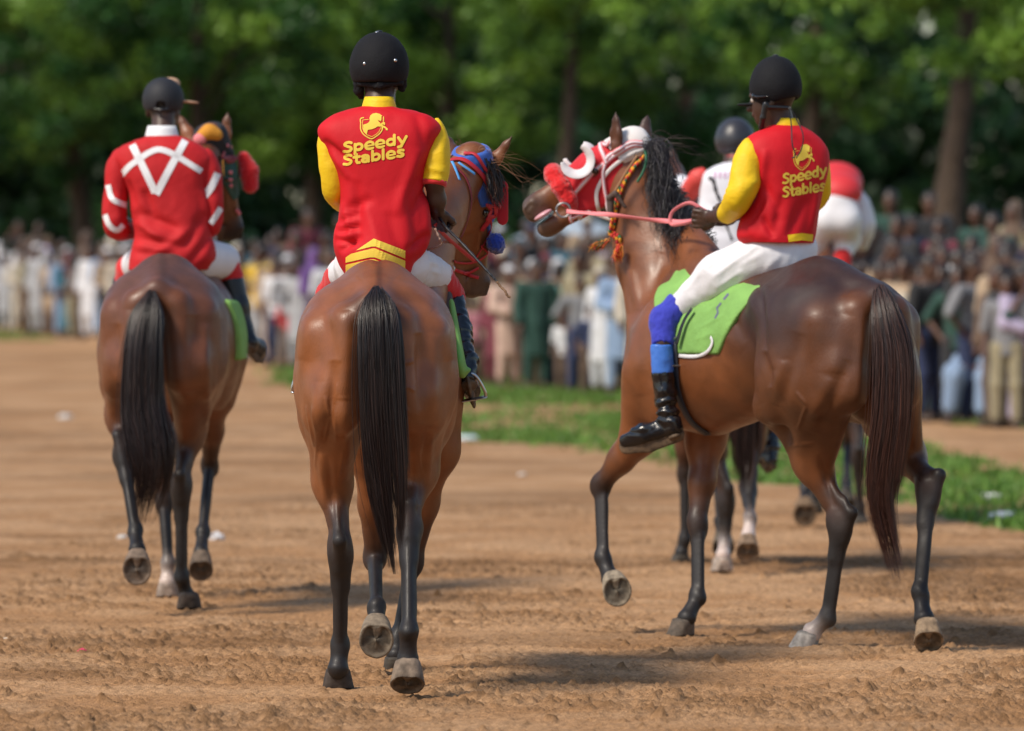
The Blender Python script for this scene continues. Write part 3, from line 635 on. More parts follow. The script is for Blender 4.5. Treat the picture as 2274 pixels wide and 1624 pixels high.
V, Q, C = finish_horse(horse3, s, .007, 9, [
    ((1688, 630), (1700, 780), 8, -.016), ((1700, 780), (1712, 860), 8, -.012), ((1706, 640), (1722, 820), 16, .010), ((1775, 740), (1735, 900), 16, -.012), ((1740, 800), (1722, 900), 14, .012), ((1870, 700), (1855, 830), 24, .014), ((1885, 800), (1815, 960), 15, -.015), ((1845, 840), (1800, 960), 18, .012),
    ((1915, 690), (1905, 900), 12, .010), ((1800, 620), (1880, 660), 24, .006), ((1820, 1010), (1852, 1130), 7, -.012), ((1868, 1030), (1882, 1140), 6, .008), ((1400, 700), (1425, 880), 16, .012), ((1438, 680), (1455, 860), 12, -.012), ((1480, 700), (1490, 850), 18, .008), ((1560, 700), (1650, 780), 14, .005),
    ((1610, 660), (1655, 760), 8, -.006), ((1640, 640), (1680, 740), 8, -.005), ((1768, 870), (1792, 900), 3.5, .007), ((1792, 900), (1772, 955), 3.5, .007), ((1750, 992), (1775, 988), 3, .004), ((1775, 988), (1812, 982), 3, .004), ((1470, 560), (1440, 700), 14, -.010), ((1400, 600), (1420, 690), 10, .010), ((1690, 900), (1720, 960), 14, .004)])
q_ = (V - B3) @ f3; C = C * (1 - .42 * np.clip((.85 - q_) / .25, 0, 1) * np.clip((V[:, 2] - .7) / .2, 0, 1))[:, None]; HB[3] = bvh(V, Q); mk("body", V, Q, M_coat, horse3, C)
hoof(horse3, P(1797, 1408, 23.8), A(-.12, 0, -1), nrm(f3 + A(-.5, -.3, 0)), (.36, .32, .28), .98, label="pale hoof below a white pastern"); hoof(horse3, P(2060, 1386, 23.47), A(.05, -.62, -.78), A(.05, .75, -.62), (.26, .18, .11), 1.02)
hoof(horse3, P(1362, 1290, 24.75), A(.18, -.93, -.25), A(.12, .22, -.95), (.26, .21, .15), 1.05); hoof(horse3, P(1518, 1378, 24.6), A(0, 0, -1), nrm(f3 + A(-.3, 0, 0)), (.11, .085, .065), 1.0)
for g in (-1, 1):
    e = Shape(); e.ell(O3 + .96 * (L3 * .205 - N3 * .052 + R3 * .083 * g), (.02, .017, .014), [L3, N3, R3]); v, q, _ = e.build(.003, 1); mk("eye", v, q, M_eye, horse3)
TAILC = [(.018, .011, .010), (.028, .013, .010), (.045, .018, .012), (.012, .009, .011), (.065, .026, .016)]
hair("tail", [(P(1955, 645, 23.47), .03, .04), (P(1968, 700, 23.38), .06, .05), (P(1984, 790, 23.34), .076, .05), (P(1982, 920, 23.33), .072, .045), (P(1966, 1040, 23.34), .062, .04), (P(1962, 1130, 23.34), .05, .032), (P(1996, 1300, 23.34), .036, .018)],
     4600, horse3, M_hair, TAILC, r=.0012, seed=6, tend=(.68, 1.0), start=(0, .2), wav=.011, seg=18, tipc=(.16, .055, .035))
# ------------------------------------------------------------------ ground
def smooth(a, b, x): t = np.clip((x - a) / (b - a), 0, 1); return t * t * (3 - 2 * t)
def crowd_y(x): return np.interp(x, [-30, -14, -9.3, -3.2, .67, 3.2, 5.3, 12, 30], [150, 126, 113, 86, 74, 66.5, 59, 54, 50])
def base_z(x, y):
    z = np.interp(y, [0, 55, 75, 113, 140, 200], [0, 0, .12, .46, .62, .7])
    return z + .75 * smooth(.6, 6.5, y - crowd_y(x)) + .7 * smooth(9, 40, y - crowd_y(x))
def build_ground():
    xs = np.concatenate([-np.geomspace(400, 5.2, 60), np.arange(-5.1, -2.5, .03), np.arange(-2.5, 2.5, .0105), np.arange(2.5, 5.1, .03), np.geomspace(5.2, 400, 60)])
    ys = [-40., -10, 0, 10, 16]; y = 18.6
    while y < 45: ys.append(y); y += .0105 * max(1, (y / 23) ** 3.2)
    while y < 600: ys.append(y); y *= 1.012
    ys = np.array(ys + [900.]); X, Y = np.meshgrid(xs, ys, indexing='ij'); Pt = np.stack([X, Y, X * 0], -1)
    Z = base_z(X, Y)
    n0 = fbm(Pt * 2.2, 3, 11); n1 = fbm(Pt * 14, 3, 21); n2 = fbm(Pt * 42, 3, 31); patch = smooth(-.25, .5, fbm(Pt * .9, 3, 41)); n3 = vnoise(Pt * 75, 51)
    clod = np.maximum(0, n1 - .12) ** 1.0; fine = np.maximum(0, n2 - .05)
    n4 = vnoise(Pt * 130, 52); near = np.clip((46 - Y) / 10, 0, 1) * (Y > 18)
    bp = np.zeros_like(Z); rb = np.random.default_rng(3)      # single clods and kicked-up lumps of earth
    for _ in range(14000):
        cx, cy = rb.uniform(-2.6, 2.6), 18.7 + rb.random() ** 1.3 * 13; r = rb.uniform(.006, .014) * (1 + 1.3 * (rb.random() < .06)); h = r * rb.uniform(.4, 1.0)
        if rb.random() > .35 + .65 * patch[min(np.searchsorted(xs, cx), len(xs) - 1), min(np.searchsorted(ys, cy), len(ys) - 1)]: continue
        i0, i1 = np.searchsorted(xs, [cx - 2 * r, cx + 2 * r]); j0, j1 = np.searchsorted(ys, [cy - 2 * r, cy + 2 * r]); q = ((X[i0:i1, j0:j1] - cx) ** 2 + ((Y[i0:i1, j0:j1] - cy) * rb.uniform(.6, 1.3)) ** 2) / r ** 2
        bp[i0:i1, j0:j1] = np.maximum(bp[i0:i1, j0:j1], h * np.clip(1.2 - q, 0, 1) ** .5)
    for hx, hy in [(rb.uniform(-2.6, 2.8), rb.uniform(19, 30)) for _ in range(70)]:      # hoof prints
        i0, i1 = np.searchsorted(xs, [hx - .12, hx + .12]); j0, j1 = np.searchsorted(ys, [hy - .14, hy + .14]); q = np.sqrt(((X[i0:i1, j0:j1] - hx) / .06) ** 2 + ((Y[i0:i1, j0:j1] - hy) / .07) ** 2); bp[i0:i1, j0:j1] += -.016 * smooth(1.05, .7, q) + .009 * np.exp(-((q - 1.25) / .2) ** 2)
    pk = .4 + .6 * patch; Z = Z + near * (.010 * n0 + pk * (.006 * n1 + (.0105 * n2) * (1 + n1)) + .0042 * n3 + .0022 * n4 + bp * (.8 + .5 * n3)) + (1 - near) * .005 * n0 * (Y > 18)
    # grass strip along the track, worked out on the ground plane
    def W(px, py): y = 19455. / (py - 624); return ((px - 1137) / F * y, y)
    lo = [W(560, 866), W(640, 872), W(1010, 962), W(1350, 1012), W(1850, 1092), W(2274, 1182), W(2500, 1240)]
    up = [W(560, 862), W(640, 850), W(1000, 842), W(1750, 940), W(2274, 1036), W(2500, 1090)]
    nn = fbm(Pt * .55, 4, 61); nf = fbm(Pt * 2.5, 3, 71)
    ylo = np.interp(X, [p[0] for p in lo], [p[1] for p in lo]); yup = np.interp(X, [p[0] for p in up], [p[1] for p in up])
    g = smooth(-.6, .6, Y - ylo + nn * 2.2) * smooth(-1.5, 1.5, yup - Y + nn * 3) * (X > -3.4)
    g = g * (1 - .75 * smooth(.12, .35, fbm(Pt * .33 + 3, 3, 81)) * (X < 1.4))
    yc = crowd_y(X); g2 = smooth(-7, -5.5, Y - yc + nn * 1.5) * smooth(.5, -1.5, Y - yc) * smooth(-4, -2.5, X) * smooth(1.6, .4, X)
    g3 = np.exp(-(((Y - 122 + nn * 6) / 10) ** 4)) * smooth(-12.2, -11.6, X + nn) * smooth(-7.2, -8.4, X + nn * .8) * .9
    g4 = smooth(-1.5, 0, Y - yc + nn) * smooth(9, 2, Y - yc) * smooth(4.4, 5.6, X + nn * .5)
    G = np.clip(np.maximum.reduce([g, g2, g3, g4]) * (.62 + .8 * nf), 0, 1)
    sand = np.array([.37, .202, .096]); dark = np.array([.135, .07, .031]); pale = np.array([.45, .268, .142]); grass = np.array([.10, .16, .035])
    mixn = np.clip(.5 + 1.0 * n0, 0, 1)[..., None]; C = sand * (1 - mixn) + pale * mixn
    dk = np.clip(pk * (.45 * np.maximum(0, n2) + .5 * np.maximum(0, n3) + .35 * np.maximum(0, n1)) * (.5 + .5 * near) + 26 * np.maximum(bp, 0) + .16 * smooth(23, 18.6, Y) + .35 * smooth(.15, .6, fbm(Pt * A(.35, .9, 1), 3, 91)), 0, .85)[..., None]; C = C * (1 - dk) + dark * dk
    C = C * (1 + (.22 * n3 + .25 * n4 + .14 * n2) * near)[..., None]
    C = C * (1 - G[..., None]) + grass * (1 + .35 * nf[..., None]) * G[..., None]
    back = smooth(2, 10, Y - yc)[..., None]; C = C * (1 - back) + np.array([.10, .075, .045]) * back
    nx, ny = X.shape; i, j = np.meshgrid(np.arange(nx - 1), np.arange(ny - 1), indexing='ij'); a = (i * ny + j).ravel()
    Q = np.stack([a, a + ny, a + ny + 1, a + 1], 1)
    m = mat("sandy_ground", vcol=True, rough=.95, spec=.15, bump=(130, .8, .008), var=.12, varscale=30)
    o = mk("ground", np.stack([X, Y, Z], -1).reshape(-1, 3), Q, m, cols=C.reshape(-1, 3), smooth=True); tag(o, kind="structure", label="sandy dirt race track with trodden clods and a grass verge", cat="ground")
    # blades
    rg = np.random.default_rng(5); N = 70000; k = 0; V = []
    x = rg.uniform(-12, 7, N * 6); yy = rg.uniform(33, 128, N * 6) 
    inv = np.abs(x) < (yy * .093 + .3); x, yy = x[inv], yy[inv]
    from_i = np.searchsorted(xs, x); fj = np.searchsorted(ys, yy); keep = rg.random(len(x)) < G[np.clip(from_i, 0, nx - 1), np.clip(fj, 0, ny - 1)] ** 1.5; x, yy = x[keep][:N], yy[keep][:N]
    z = base_z(x, yy); h = rg.uniform(.03, .09, len(x)); a = rg.uniform(0, 6.28, len(x)); wd = .012 + .0002 * yy; lean = rg.normal(0, .03, (len(x), 2))
    p0 = np.stack([x - wd * np.cos(a), yy - wd * np.sin(a), z], 1); p1 = np.stack([x + wd * np.cos(a), yy + wd * np.sin(a), z], 1); p2 = np.stack([x + lean[:, 0], yy + lean[:, 1], z + h], 1)
    V = np.stack([p0, p1, p2], 1).reshape(-1, 3); c = np.array([.10, .21, .035]) * rg.uniform(.6, 1.5, (len(x), 1)) + rg.uniform(0, .05, (len(x), 1)) * A(1, .6, 0)
    o = mk("grass", V, np.arange(len(V)).reshape(-1, 3), mat("grass_blades", vcol=True, rough=.6, trans=.3), cols=np.repeat(c, 3, 0), smooth=False); tag(o, "short green grass growing along the edge of the dirt track", "grass", kind="stuff")
build_ground()
# ------------------------------------------------------------------ people
SKIN = (.058, .027, .017); HAIRB = (.008, .006, .005)
M_skin = mat("dark_skin", vcol=True, rough=.45, bump=(140, .35, .001), spec=.5)
M_red = mat("red_jersey", (.56, .006, .014), rough=.66, spec=.3, bump=(30, .22, .008), stretch=(1, 1, .7), var=.06, varscale=6); M_yel = mat("yellow_sleeve", (.80, .52, .010), rough=.6, spec=.35, bump=(34, .3, .010), stretch=(1, 1, 1.6))
M_print = mat("yellow_print", (.80, .56, .06), rough=.7); M_white = mat("white_breeches", (.73, .72, .75), rough=.65, spec=.35, bump=(30, .25, .009), var=.05)
M_wht = mat("white_tape", (.78, .78, .80), rough=.6); M_redc = mat("red_knit", (.60, .018, .02), rough=.85, sheen=.4, bump=(220, .8, .002)); M_red1 = mat("faded_red_shirt", (.50, .014, .018), rough=.72, spec=.3, bump=(24, .3, .012), var=.1)
M_hel = mat("black_velvet", (.007, .007, .009), rough=.8, spec=.25, bump=(180, .9, .002)); M_blk = mat("black_leather", (.012, .012, .014), rough=.35, bump=(90, .4, .001)); M_patent = mat("patent_leather", (.006, .006, .008), rough=.2, coat=.25, bump=(40, .4, .006))
M_sole = mat("boot_sole", (.11, .07, .04), rough=.8, var=.5, varscale=40); M_steel = mat("steel", (.55, .55, .56), rough=.28, metal=1); M_green = mat("green_saddle_cloth", (.20, .40, .095), rough=.8, bump=(40, .5, .008), var=.12, varscale=9); M_blue = mat("blue_sock", (.03, .04, .42), rough=.85, sheen=.3, bump=(300, .6, .0015))
M_lblue = mat("light_blue_band", (.05, .17, .60), rough=.4); M_strapd = mat("dark_strap", (.03, .035, .05), rough=.5)

def human_head(s, c, f, up=(0, 0, 1), sc=1., hair=True):
    """head centred on the skull; f is where the face looks"""
    f = nrm(f); up = nrm(np.asarray(up, float) - (np.asarray(up, float) @ f) * f); r = np.cross(f, up); ax = [r, f, up]; q = lambda a, b, d: c + (r * a + f * b + up * d) * sc
    S3 = lambda *v: A(*v) * sc
    s.ell(q(0, -.008, .03), S3(.074, .095, .088), ax, k=.02, col=HAIRB if hair else SKIN); s.ell(q(0, .025, -.03), S3(.062, .07, .085), ax, k=.02, col=SKIN)
    s.ell(q(0, .045, -.085), S3(.038, .042, .03), ax, k=.02, col=SKIN); s.cone(q(0, .09, .0), q(0, .108, -.032), .009 * sc, .014 * sc, k=.012, col=SKIN)
    s.ell(q(0, .088, -.058), S3(.026, .012, .011), ax, k=.008, col=(.09, .035, .028)); s.cone(q(-.035, .08, .018), q(.035, .08, .018), .012 * sc, .012 * sc, k=.02, col=SKIN)
    for g in (-1, 1):
        s.ell(q(.032 * g, .088, .0), S3(.016, .012, .011), ax, k=.01, op='s'); s.ell(q(.074 * g, -.006, -.012), S3(.012, .022, .034), ax, k=.008, col=SKIN); s.ell(q(.082 * g, .0, -.01), S3(.007, .010, .018), ax, k=.005, op='s')
    return q
def human_eyes(parent, q, f, sc=1.):
    for g in (-1, 1):
        e = Shape(); e.ell(q(.031 * g, .077, .001), A(.012, .012, .012) * sc); v, F4, _ = e.build(.003 * sc, 1)
        C = np.where(((v - q(.031 * g, .077, .001)) @ nrm(f) > .009 * sc)[:, None], A(.01, .006, .004), A(.6, .55, .5)); mk("eye", v, F4, mat("eyeball", vcol=True, rough=.1), parent, C)
def fist(s, c, d, side, axis, sg=1, sc=1., grip=.012):
    """closed hand at c: d from the wrist, axis the thing held, side the back of the hand"""
    d = nrm(d); axis = nrm(np.asarray(axis, float) - (np.asarray(axis, float) @ d) * d); n = np.cross(d, axis); n = n if n @ np.asarray(side, float) > 0 else -n
    q = lambda a, b, e: c + (d * a + axis * b + n * e) * sc
    s.ell(q(-.03, 0, .012), A(.045, .04, .018) * sc, [d, axis, n], k=.02, col=SKIN)
    for i, (o, l) in enumerate(((-.032, .9), (-.011, 1.05), (.011, 1.), (.031, .82))):
        s.chain([q(-.01, o, .018), q(.026 * l, o * 1.05, .014), q(.034 * l, o, -.012), q(.012, o * .95, -.028), q(-.008, o * .9, -.018)], [.0105, .0098, .009, .0085, .0075], k=.006, col=SKIN)
    s.chain([q(-.045, sg * .03, -.002), q(-.012, sg * .048, -.014), q(.014, sg * .036, -.03), q(.026, sg * .018, -.034)], [.014, .012, .0105, .009], k=.008, col=SKIN)
def rows(rw, Yc, tilt=0.):
    """rows: (y, x_left, x_right, depth, exponent[, Y]) in picture units at distance Yc"""
    out = []
    for r_ in rw:
        y, a, b, dep, e = r_[:5]; Y = r_[5] if len(r_) > 5 else Yc; c = P((a + b) / 2, y, Y); hw = (b - a) / 2 / F * Y
        out.append((c, A(hw * math.cos(tilt), hw * math.sin(tilt), 0), A(-dep * math.sin(tilt), dep * math.cos(tilt), 0), e))
    return out
def sleeve(name, parent, pts, rs, m, fl=(), nz=(.003, 9), seed=0, flat=1., close=True, rowsn=36):
    V, Fq = tube(cr(pts, rowsn), np.interp(np.linspace(0, len(rs) - 1, rowsn), range(len(rs)), rs), 28, cap=False); Q = np.array(Fq); V = folds(V, Q, fl, nz, seed)
    n = len(V); V = np.vstack([V, V[:28].mean(0), V[-28:].mean(0)]); T = [(i, (i + 1) % 28, n) for i in range(28)][::1]; T = [(b, a, c) for a, b, c in T] + [(n - 28 + i, n - 28 + (i + 1) % 28, n + 1) for i in range(28)]
    return mk(name, V, [tuple(q) for q in Q.tolist()] + T, m, parent), bvh(V[:n], Q)
def jersey(name, parent, secs, m, fl, nz=(.0035, 6), seed=0, rowsn=90, seg=96):
    V, Q = loft(secs, rowsn, seg, closed=False); V = folds(V, Q, fl, nz, seed); n = len(V); V2 = np.vstack([V, V[:seg].mean(0), V[-seg:].mean(0)])
    T = [((i + 1) % seg, i, n) for i in range(seg)] + [(n - seg + i, n - seg + (i + 1) % seg, n + 1) for i in range(seg)]
    o = mk(name, V2, [tuple(q) for q in Q.tolist()] + T, m, parent); return o, bvh(V, Q)
def crest(ox, oy, sx, sy, shx=0.):
    """shield outline with a rearing horse, in units of the zoomed photograph"""
    def m(p): p = np.asarray(p, float); return np.stack([ox + (p[:, 0] - 1010) * sx + (p[:, 1] - 570) * shx, oy + (p[:, 1] - 570) * sy], 1)
    parts = []
    def inter(p, n=6): return cr(p, len(p) * n)
    sh = [(955, 378), (780, 402), (775, 500), (772, 620), (800, 700), (850, 762), (930, 815), (1015, 845), (1110, 790), (1180, 735), (1230, 670), (1250, 610)]
    parts.append((m(inter(sh, 3)[2:]), None, 24)); sh2 = [(940, 425), (818, 440), (815, 610), (842, 690), (905, 755), (1015, 800), (1110, 745), (1170, 690), (1212, 600)]
    parts.append((m(sh2), None, 11)); parts.append((m([(1268, 372), (1266, 470)]), None, 22))
    horse = [(828, 540), (900, 520), (945, 495), (972, 455), (962, 400), (985, 340), (1035, 300), (1110, 286), (1185, 305), (1222, 335), (1245, 350), (1222, 362), (1226, 420), (1215, 450), (1225, 475), (1195, 455), (1168, 452), (1142, 425), (1160, 470), (1190, 490), (1198, 520), (1250, 486),
             (1290, 480), (1302, 500), (1300, 555), (1258, 533), (1240, 545), (1300, 575), (1360, 625), (1358, 662), (1325, 660), (1310, 625), (1250, 590), (1245, 635), (1226, 630), (1230, 585), (1145, 576), (1090, 610), (1010, 640), (930, 650), (918, 690), (910, 740), (885, 730), (850, 690), (830, 640)]
    return parts, m(horse)
# picture units of the zoomed crop [1300,400,1700,700]: x = 721.7 + .10257 zx ; y = 222.1 + .10257 zy
zx = lambda v: 721.74 + .10257 * v
zy = lambda v: 222.07 + .10257 * v

# ---------------- middle rider
Y = 22.15
pr2 = empty("person", tuple(P(842, 600, 22.3)), "rider in red jersey with yellow sleeves and domed black helmet, on the middle horse", "person", "riders in the leading group")
s = Shape(); hq2 = human_head(s, P(845, 172, Y + .1), A(.05, 1, -.05), sc=1.0); s.cone(P(845, 195, Y + .07), P(842, 262, Y), .058, .064, k=.03, col=SKIN)
s.chain([P(842, 325, Y), P(842, 400, Y + .03), P(842, 560, Y + .05)], [.115, .11, .11], k=.05, col=SKIN, su=1, sv=.7, hint=A(0, 1, 0))
s.chain([P(752, 310, Y), P(748, 410, Y + .05), P(790, 458, Y + .35)], [.035, .03, .028], k=.03, col=SKIN); fist(s, P(815, 470, Y + .42), A(.4, .9, -.1), A(-1, 0, .2), A(0, .2, 1))
s.chain([P(950, 320, Y), P(964, 400, Y - .03), P(970, 445, Y), P(973, 476, Y + .06)], [.035, .037, .035, .024], k=.02, col=SKIN)
fist(s, P(980, 492, Y + .09), A(.1, .5, -.6), A(.6, -.8, 0), A(.6, -.1, -.6), 1, 1.0)
for g, hx, kx in ((-1, 795, 758), (1, 895, 975)): s.chain([P(hx, 580, Y + .1), P(kx, 622, Y + .45), P(kx + g * 48, 815, Y + .33)], [.06, .04, .028], k=.03, col=SKIN)
V, Q, C = s.build(.0055, 1); mk("body", V, Q, M_skin, pr2, C); human_eyes(pr2, hq2, A(.05, 1, -.05))
secs = rows([(236, 812, 875, .055, 2), (241, 795, 890, .07, 2), (248, 768, 925, .085, 2), (262, 735, 962, .10, 2.2), (285, 710, 982, .115, 2.4), (315, 716, 970, .125, 2.6), (350, 734, 957, .13, 2.5), (390, 748, 948, .13, 2.4), (430, 753, 950, .128, 2.4), (475, 749, 954, .13, 2.3), (518, 739, 960, .14, 2.2), (552, 740, 950, .15, 2.2), (585, 752, 927, .15, 2.2), (610, 765, 915, .145, 2.2)], Y)
fl2 = [((742, 515), (800, 500), 9, .012), ((740, 532), (790, 540), 8, .010), ((745, 495), (800, 470), 8, .008), ((752, 560), (800, 520), 9, .010), ((755, 470), (830, 440), 12, .006), ((790, 400), (800, 560), 14, .006), ((930, 330), (880, 480), 16, -.007), ((905, 420), (935, 560), 14, .006), ((860, 470), (900, 590), 16, .005),
       ((960, 400), (915, 480), 10, .007), ((955, 520), (905, 560), 9, .008), ((720, 310), (770, 360), 10, .008), ((735, 330), (775, 400), 8, -.006), ((925, 250), (945, 330), 12, .005), ((945, 440), (950, 520), 9, -.007), ((760, 450), (775, 530), 9, -.007), ((810, 450), (860, 600), 14, -.005)]
jr, jb2 = jersey("jersey", pr2, secs, M_red, [(a, b, w_ * .8, am * 2.1) for a, b, w_, am in fl2], (.007, 4), 3)
sleeve("sleeve", jr, [P(722, 285, Y), P(726, 300, Y), P(730, 330, Y), P(739, 380, Y), P(745, 425, Y + .03), P(768, 452, Y + .15), P(790, 462, Y + .32)], [.012, .034, .048, .05, .047, .04, .036], M_yel, [((728, 420), (745, 400), 6, .006), ((735, 445), (755, 430), 6, .006), ((725, 380), (735, 360), 6, .005)], (.005, 12), 5)
sv, sb = sleeve("sleeve", jr, [P(970, 262, Y), P(971, 280, Y), P(970, 310, Y), P(969, 345, Y - .01), P(967, 380, Y - .02), P(963, 406, Y - .03)], [.008, .028, .046, .055, .054, .05], M_yel, [((950, 370), (985, 385), 6, .008), ((945, 395), (980, 400), 5, .006), ((948, 350), (962, 395), 6, .007), ((975, 300), (985, 360), 6, .004)], (.003, 10), 8)
v, f = tube([P(964, 401, Y - .03), P(963.5, 407, Y - .031), P(963, 413, Y - .033)], [.0515, .052, .050], 28); mk("cuff", v, f, M_redc, jr)
# collar
def collar(parent, c, rx, ry, h, m, tilt=0., lean=.012):
    V = []; n = 40
    for k, (dz, dr) in enumerate(((0, .0), (h * .6, -.008), (h, -.014), (h * .98, -.018), (h * .1, -.012))):
        for j in range(n):
            a = 2 * math.pi * j / n; fr = max(0, math.sin(a + tilt)) ; V.append(c + A((rx + dr) * math.cos(a), (ry + dr) * math.sin(a), dz * (1 - .4 * fr) - lean * fr))
    Fc = [(k * n + j, k * n + (j + 1) % n, (k + 1) * n + (j + 1) % n, (k + 1) * n + j) for k in range(4) for j in range(n)]; return mk("collar", np.array(V), Fc, m, parent)
cl = collar(jr, P(842, 243, Y + .02), .070, .072, .048, M_yel)
# lettering and crest, printed on the back
print_decal("lettering", word("Speedy", zx(385), zy(1150), zx(1790), zy(940), 16.2, .31), jb2, M_print, jr, Yd=Y); print_decal("lettering", word("Stables", zx(385), zy(1425), zx(1730), zy(1222), 16.2, .31), jb2, M_print, jr, Yd=Y)
def put_crest(parent, bv, ox, oy, sx, sy, Yd):
    parts, hp = crest(ox, oy, sx, sy); print_decal("horse_crest", [('s', p, wd * sx) for p, _, wd in parts] + [('p', hp)], bv, M_print, parent, Yd=Yd)
put_crest(jr, jb2, zx(1010), zy(570), .10257, .10257, Y)
print_decal("chevron_print", [('p', [(767.8, 572), (830, 530), (900, 557), (900, 606), (767.8, 606)]), ('x', [(755, 568), (826, 550), (834, 550), (912, 582)], 4.4), ('x', [(755, 589), (822, 574), (832, 574), (912, 606)], 4.4)], jb2, M_print, jr, Yd=Y)
# helmet
def helmet(parent, c, r, cut, m, rim=True, name="helmet", f=(0, 1, 0), peak=0, button=True, n_up=(0, 0, 1)):
    s = Shape(); s.ell(c, r, k=.01); s.ell(c - A(0, 0, r[2] * .25), A(r[0] * .985, r[1] * .985, r[2] * .8), k=.03); s.plane(A(c[0], c[1], cut), -nrm(np.array(n_up, float)), k=.006); s.ell(c - A(0, 0, .03), np.array(r) * .86, k=.005, op='s')
    if peak:
        fr = nrm(f); sd_ = np.cross(fr, A(0, 0, 1)); s.ell(A(c[0], c[1], cut + .012) + fr * (r[1] * .8), (.055, .055 + peak * .5, .008), [sd_, fr, A(0, 0, 1)], k=.012)
    V, Q, C = s.build(.005, 1); V = V + vnormals(V, Q) * (fbm(V * 30, 2, 3) * .0008)[:, None]; o = mk(name, V, Q, m, parent)
    if button:
        b = Shape(); b.ell(c + A(0, 0, r[2]), (.014, .014, .006)); v, q, _ = b.build(.003, 1); mk("button", v, q, M_blk, o)
    return o
c2 = P(842.5, 140, Y + .07); hl = helmet(pr2, c2, (.1115, .128, .121), P(0, 183, Y)[2], M_hel)
b = Shape(); b.ell(P(838, 74, Y + .07) + A(0, -.01, .002), (.0095, .0095, .004)); v, q, _ = b.build(.002, 1); mk("snap", v, q, M_steel, hl)
for x, y in ((810, 143), (878, 136)):
    d = nrm((P(x, y, Y - .05) - c2) / A(.1115, .128, .121) ** 2); b = Shape(); b.ell(P(x, y, 0) * 0 + A(P(x, y, Y - .045)[0], Y - .045, P(x, y, Y)[2]), (.0075, .006, .0075)); v, q, _ = b.build(.002, 1); mk("screw", v, q, M_steel, hl)
s = Shape(); s.chain([P(795, 186, Y + .05), P(797, 200, Y + .06), P(802, 216, Y + .09)], [.018, .02, .012], k=.01); s.chain([P(894, 180, Y + .05), P(893, 196, Y + .06)], [.018, .016], k=.01)
s.chain([P(800, 186, Y + .02), P(843, 190, Y - .03), P(890, 184, Y + .02)], [.012, .013, .012], k=.01); v, q, _ = s.build(.004, 1); v = v + vnormals(v, q) * (fbm(v * 90, 2, 3) * .003)[:, None]; mk("chin_harness", v, q, M_hel, pr2)
# breeches, knee socks, boots
s = Shape(); s.ell(P(842, 592, Y + .08), (.17, .13, .11), k=.05); s.cone(P(900, 590, Y + .05), P(966, 612, Y + .42), .095, .07, k=.04); s.cone(P(800, 592, Y + .05), P(762, 610, Y + .42), .085, .065, k=.04)
V, Q, C = s.build(.007, 1); V = folds(V, Q, [((950, 580), (975, 590), 4, .004), ((955, 600), (980, 610), 4, .004)], (.003, 14), 5); mk("breeches", V, Q, M_white, pr2)
for g, a, b_, c_ in ((1, P(968, 612, Y + .42), P(996, 655, Y + .5), P(1002, 668, Y + .5)), (-1, P(760, 612, Y + .42), P(738, 655, Y + .5), P(732, 668, Y + .5))):
    s = Shape(); s.chain([a, b_, c_], [.068, .058, .052], k=.03); V, Q, C = s.build(.006, 1); V = folds(V, Q, [], (.004, 25), 2); mk("knee_sock", V, Q, M_redc, pr2)
def boot(parent, knee, ankle, toe, heel, m, rleg=.052, h=.005, fl=0., name="boot", wr=.0, seed=0, down=(0, 0, -1)):
    knee, ankle, toe, heel = (np.asarray(v, float) for v in (knee, ankle, toe, heel)); dn = nrm(down)
    s = Shape(); s.chain([knee, knee * .5 + ankle * .5, ankle], [rleg, rleg * .92, rleg * .72], k=.02); s.cone(ankle, heel - dn * .02, .042, .036, k=.03)
    fd = nrm(toe - heel); sd_ = np.cross(fd, dn); s.cone(heel - dn * .02, heel * .45 + toe * .55 - dn * .025, .036, .046, k=.02, su=1, sv=.75, hint=sd_); s.cone(heel * .45 + toe * .55 - dn * .022, toe - fd * .03 - dn * .015, .045, .026, k=.02, su=1.1, sv=.75, hint=sd_)
    s.plane(heel + dn * .012, dn, .006); V, Q, C = s.build(h, 1)
    ax = nrm(ankle - knee); t = (V - knee) @ ax
    if wr:
        ln = np.linalg.norm(ankle - knee); wv = np.exp(-((t - ln * .8) / (.5 * ln)) ** 2); V = V + vnormals(V, Q) * (wr * wv * (np.sin(t * 130 + 3 * fbm(V * 14, 2, seed)) + fbm(V * 25, 2, seed)))[:, None]
    o = mk(name, V, Q, m, parent)
    s = Shape(); s.cone(heel + dn * .012, heel * .5 + toe * .5 + dn * .012, .038, .047, k=.02, su=1, sv=.25, hint=sd_); s.cone(heel * .5 + toe * .5 + dn * .012, toe - fd * .03 + dn * .008, .047, .034, k=.01, su=1, sv=.28, hint=sd_); s.ell(heel + dn * .02 + fd * .005, (.03, .034, .014), [fd, sd_, dn], k=.01)
    v, q, _ = s.build(.004, 1); mk("sole", v, q, M_sole, o); return o
boot(pr2, P(1004, 660, Y + .5), P(1038, 806, Y + .27), P(1052, 892, Y + .42), P(1040, 846, Y + .22), M_patent, wr=.0035, down=A(.1, -.62, -.8), rleg=.05)
boot(pr2, P(728, 660, Y + .5), P(702, 815, Y + .45), P(700, 850, Y + .66), P(702, 860, Y + .46), M_patent, wr=.0035, down=A(-.1, -.3, -.95), rleg=.05)
wh = empty("riding_whip", tuple(P(985, 500, 22.15)), "black taped riding whip with a bare twig tip in the middle rider's right hand", "whip")
p = cr([P(972, 478, 22.2), P(990, 505, 22.12), P(1030, 545, 22.02), P(1080, 600, 21.96), P(1104, 626, 21.94)], 60); v, f = tube(p, .0062 + .0008 * np.sin(np.arange(60) * 1.3) - .002 * np.linspace(0, 1, 60), 8); mk("shaft", v, f, mat("taped_whip", (.012, .012, .014), rough=.4, bump=(300, .8, .002), var=.6, varscale=120), wh)
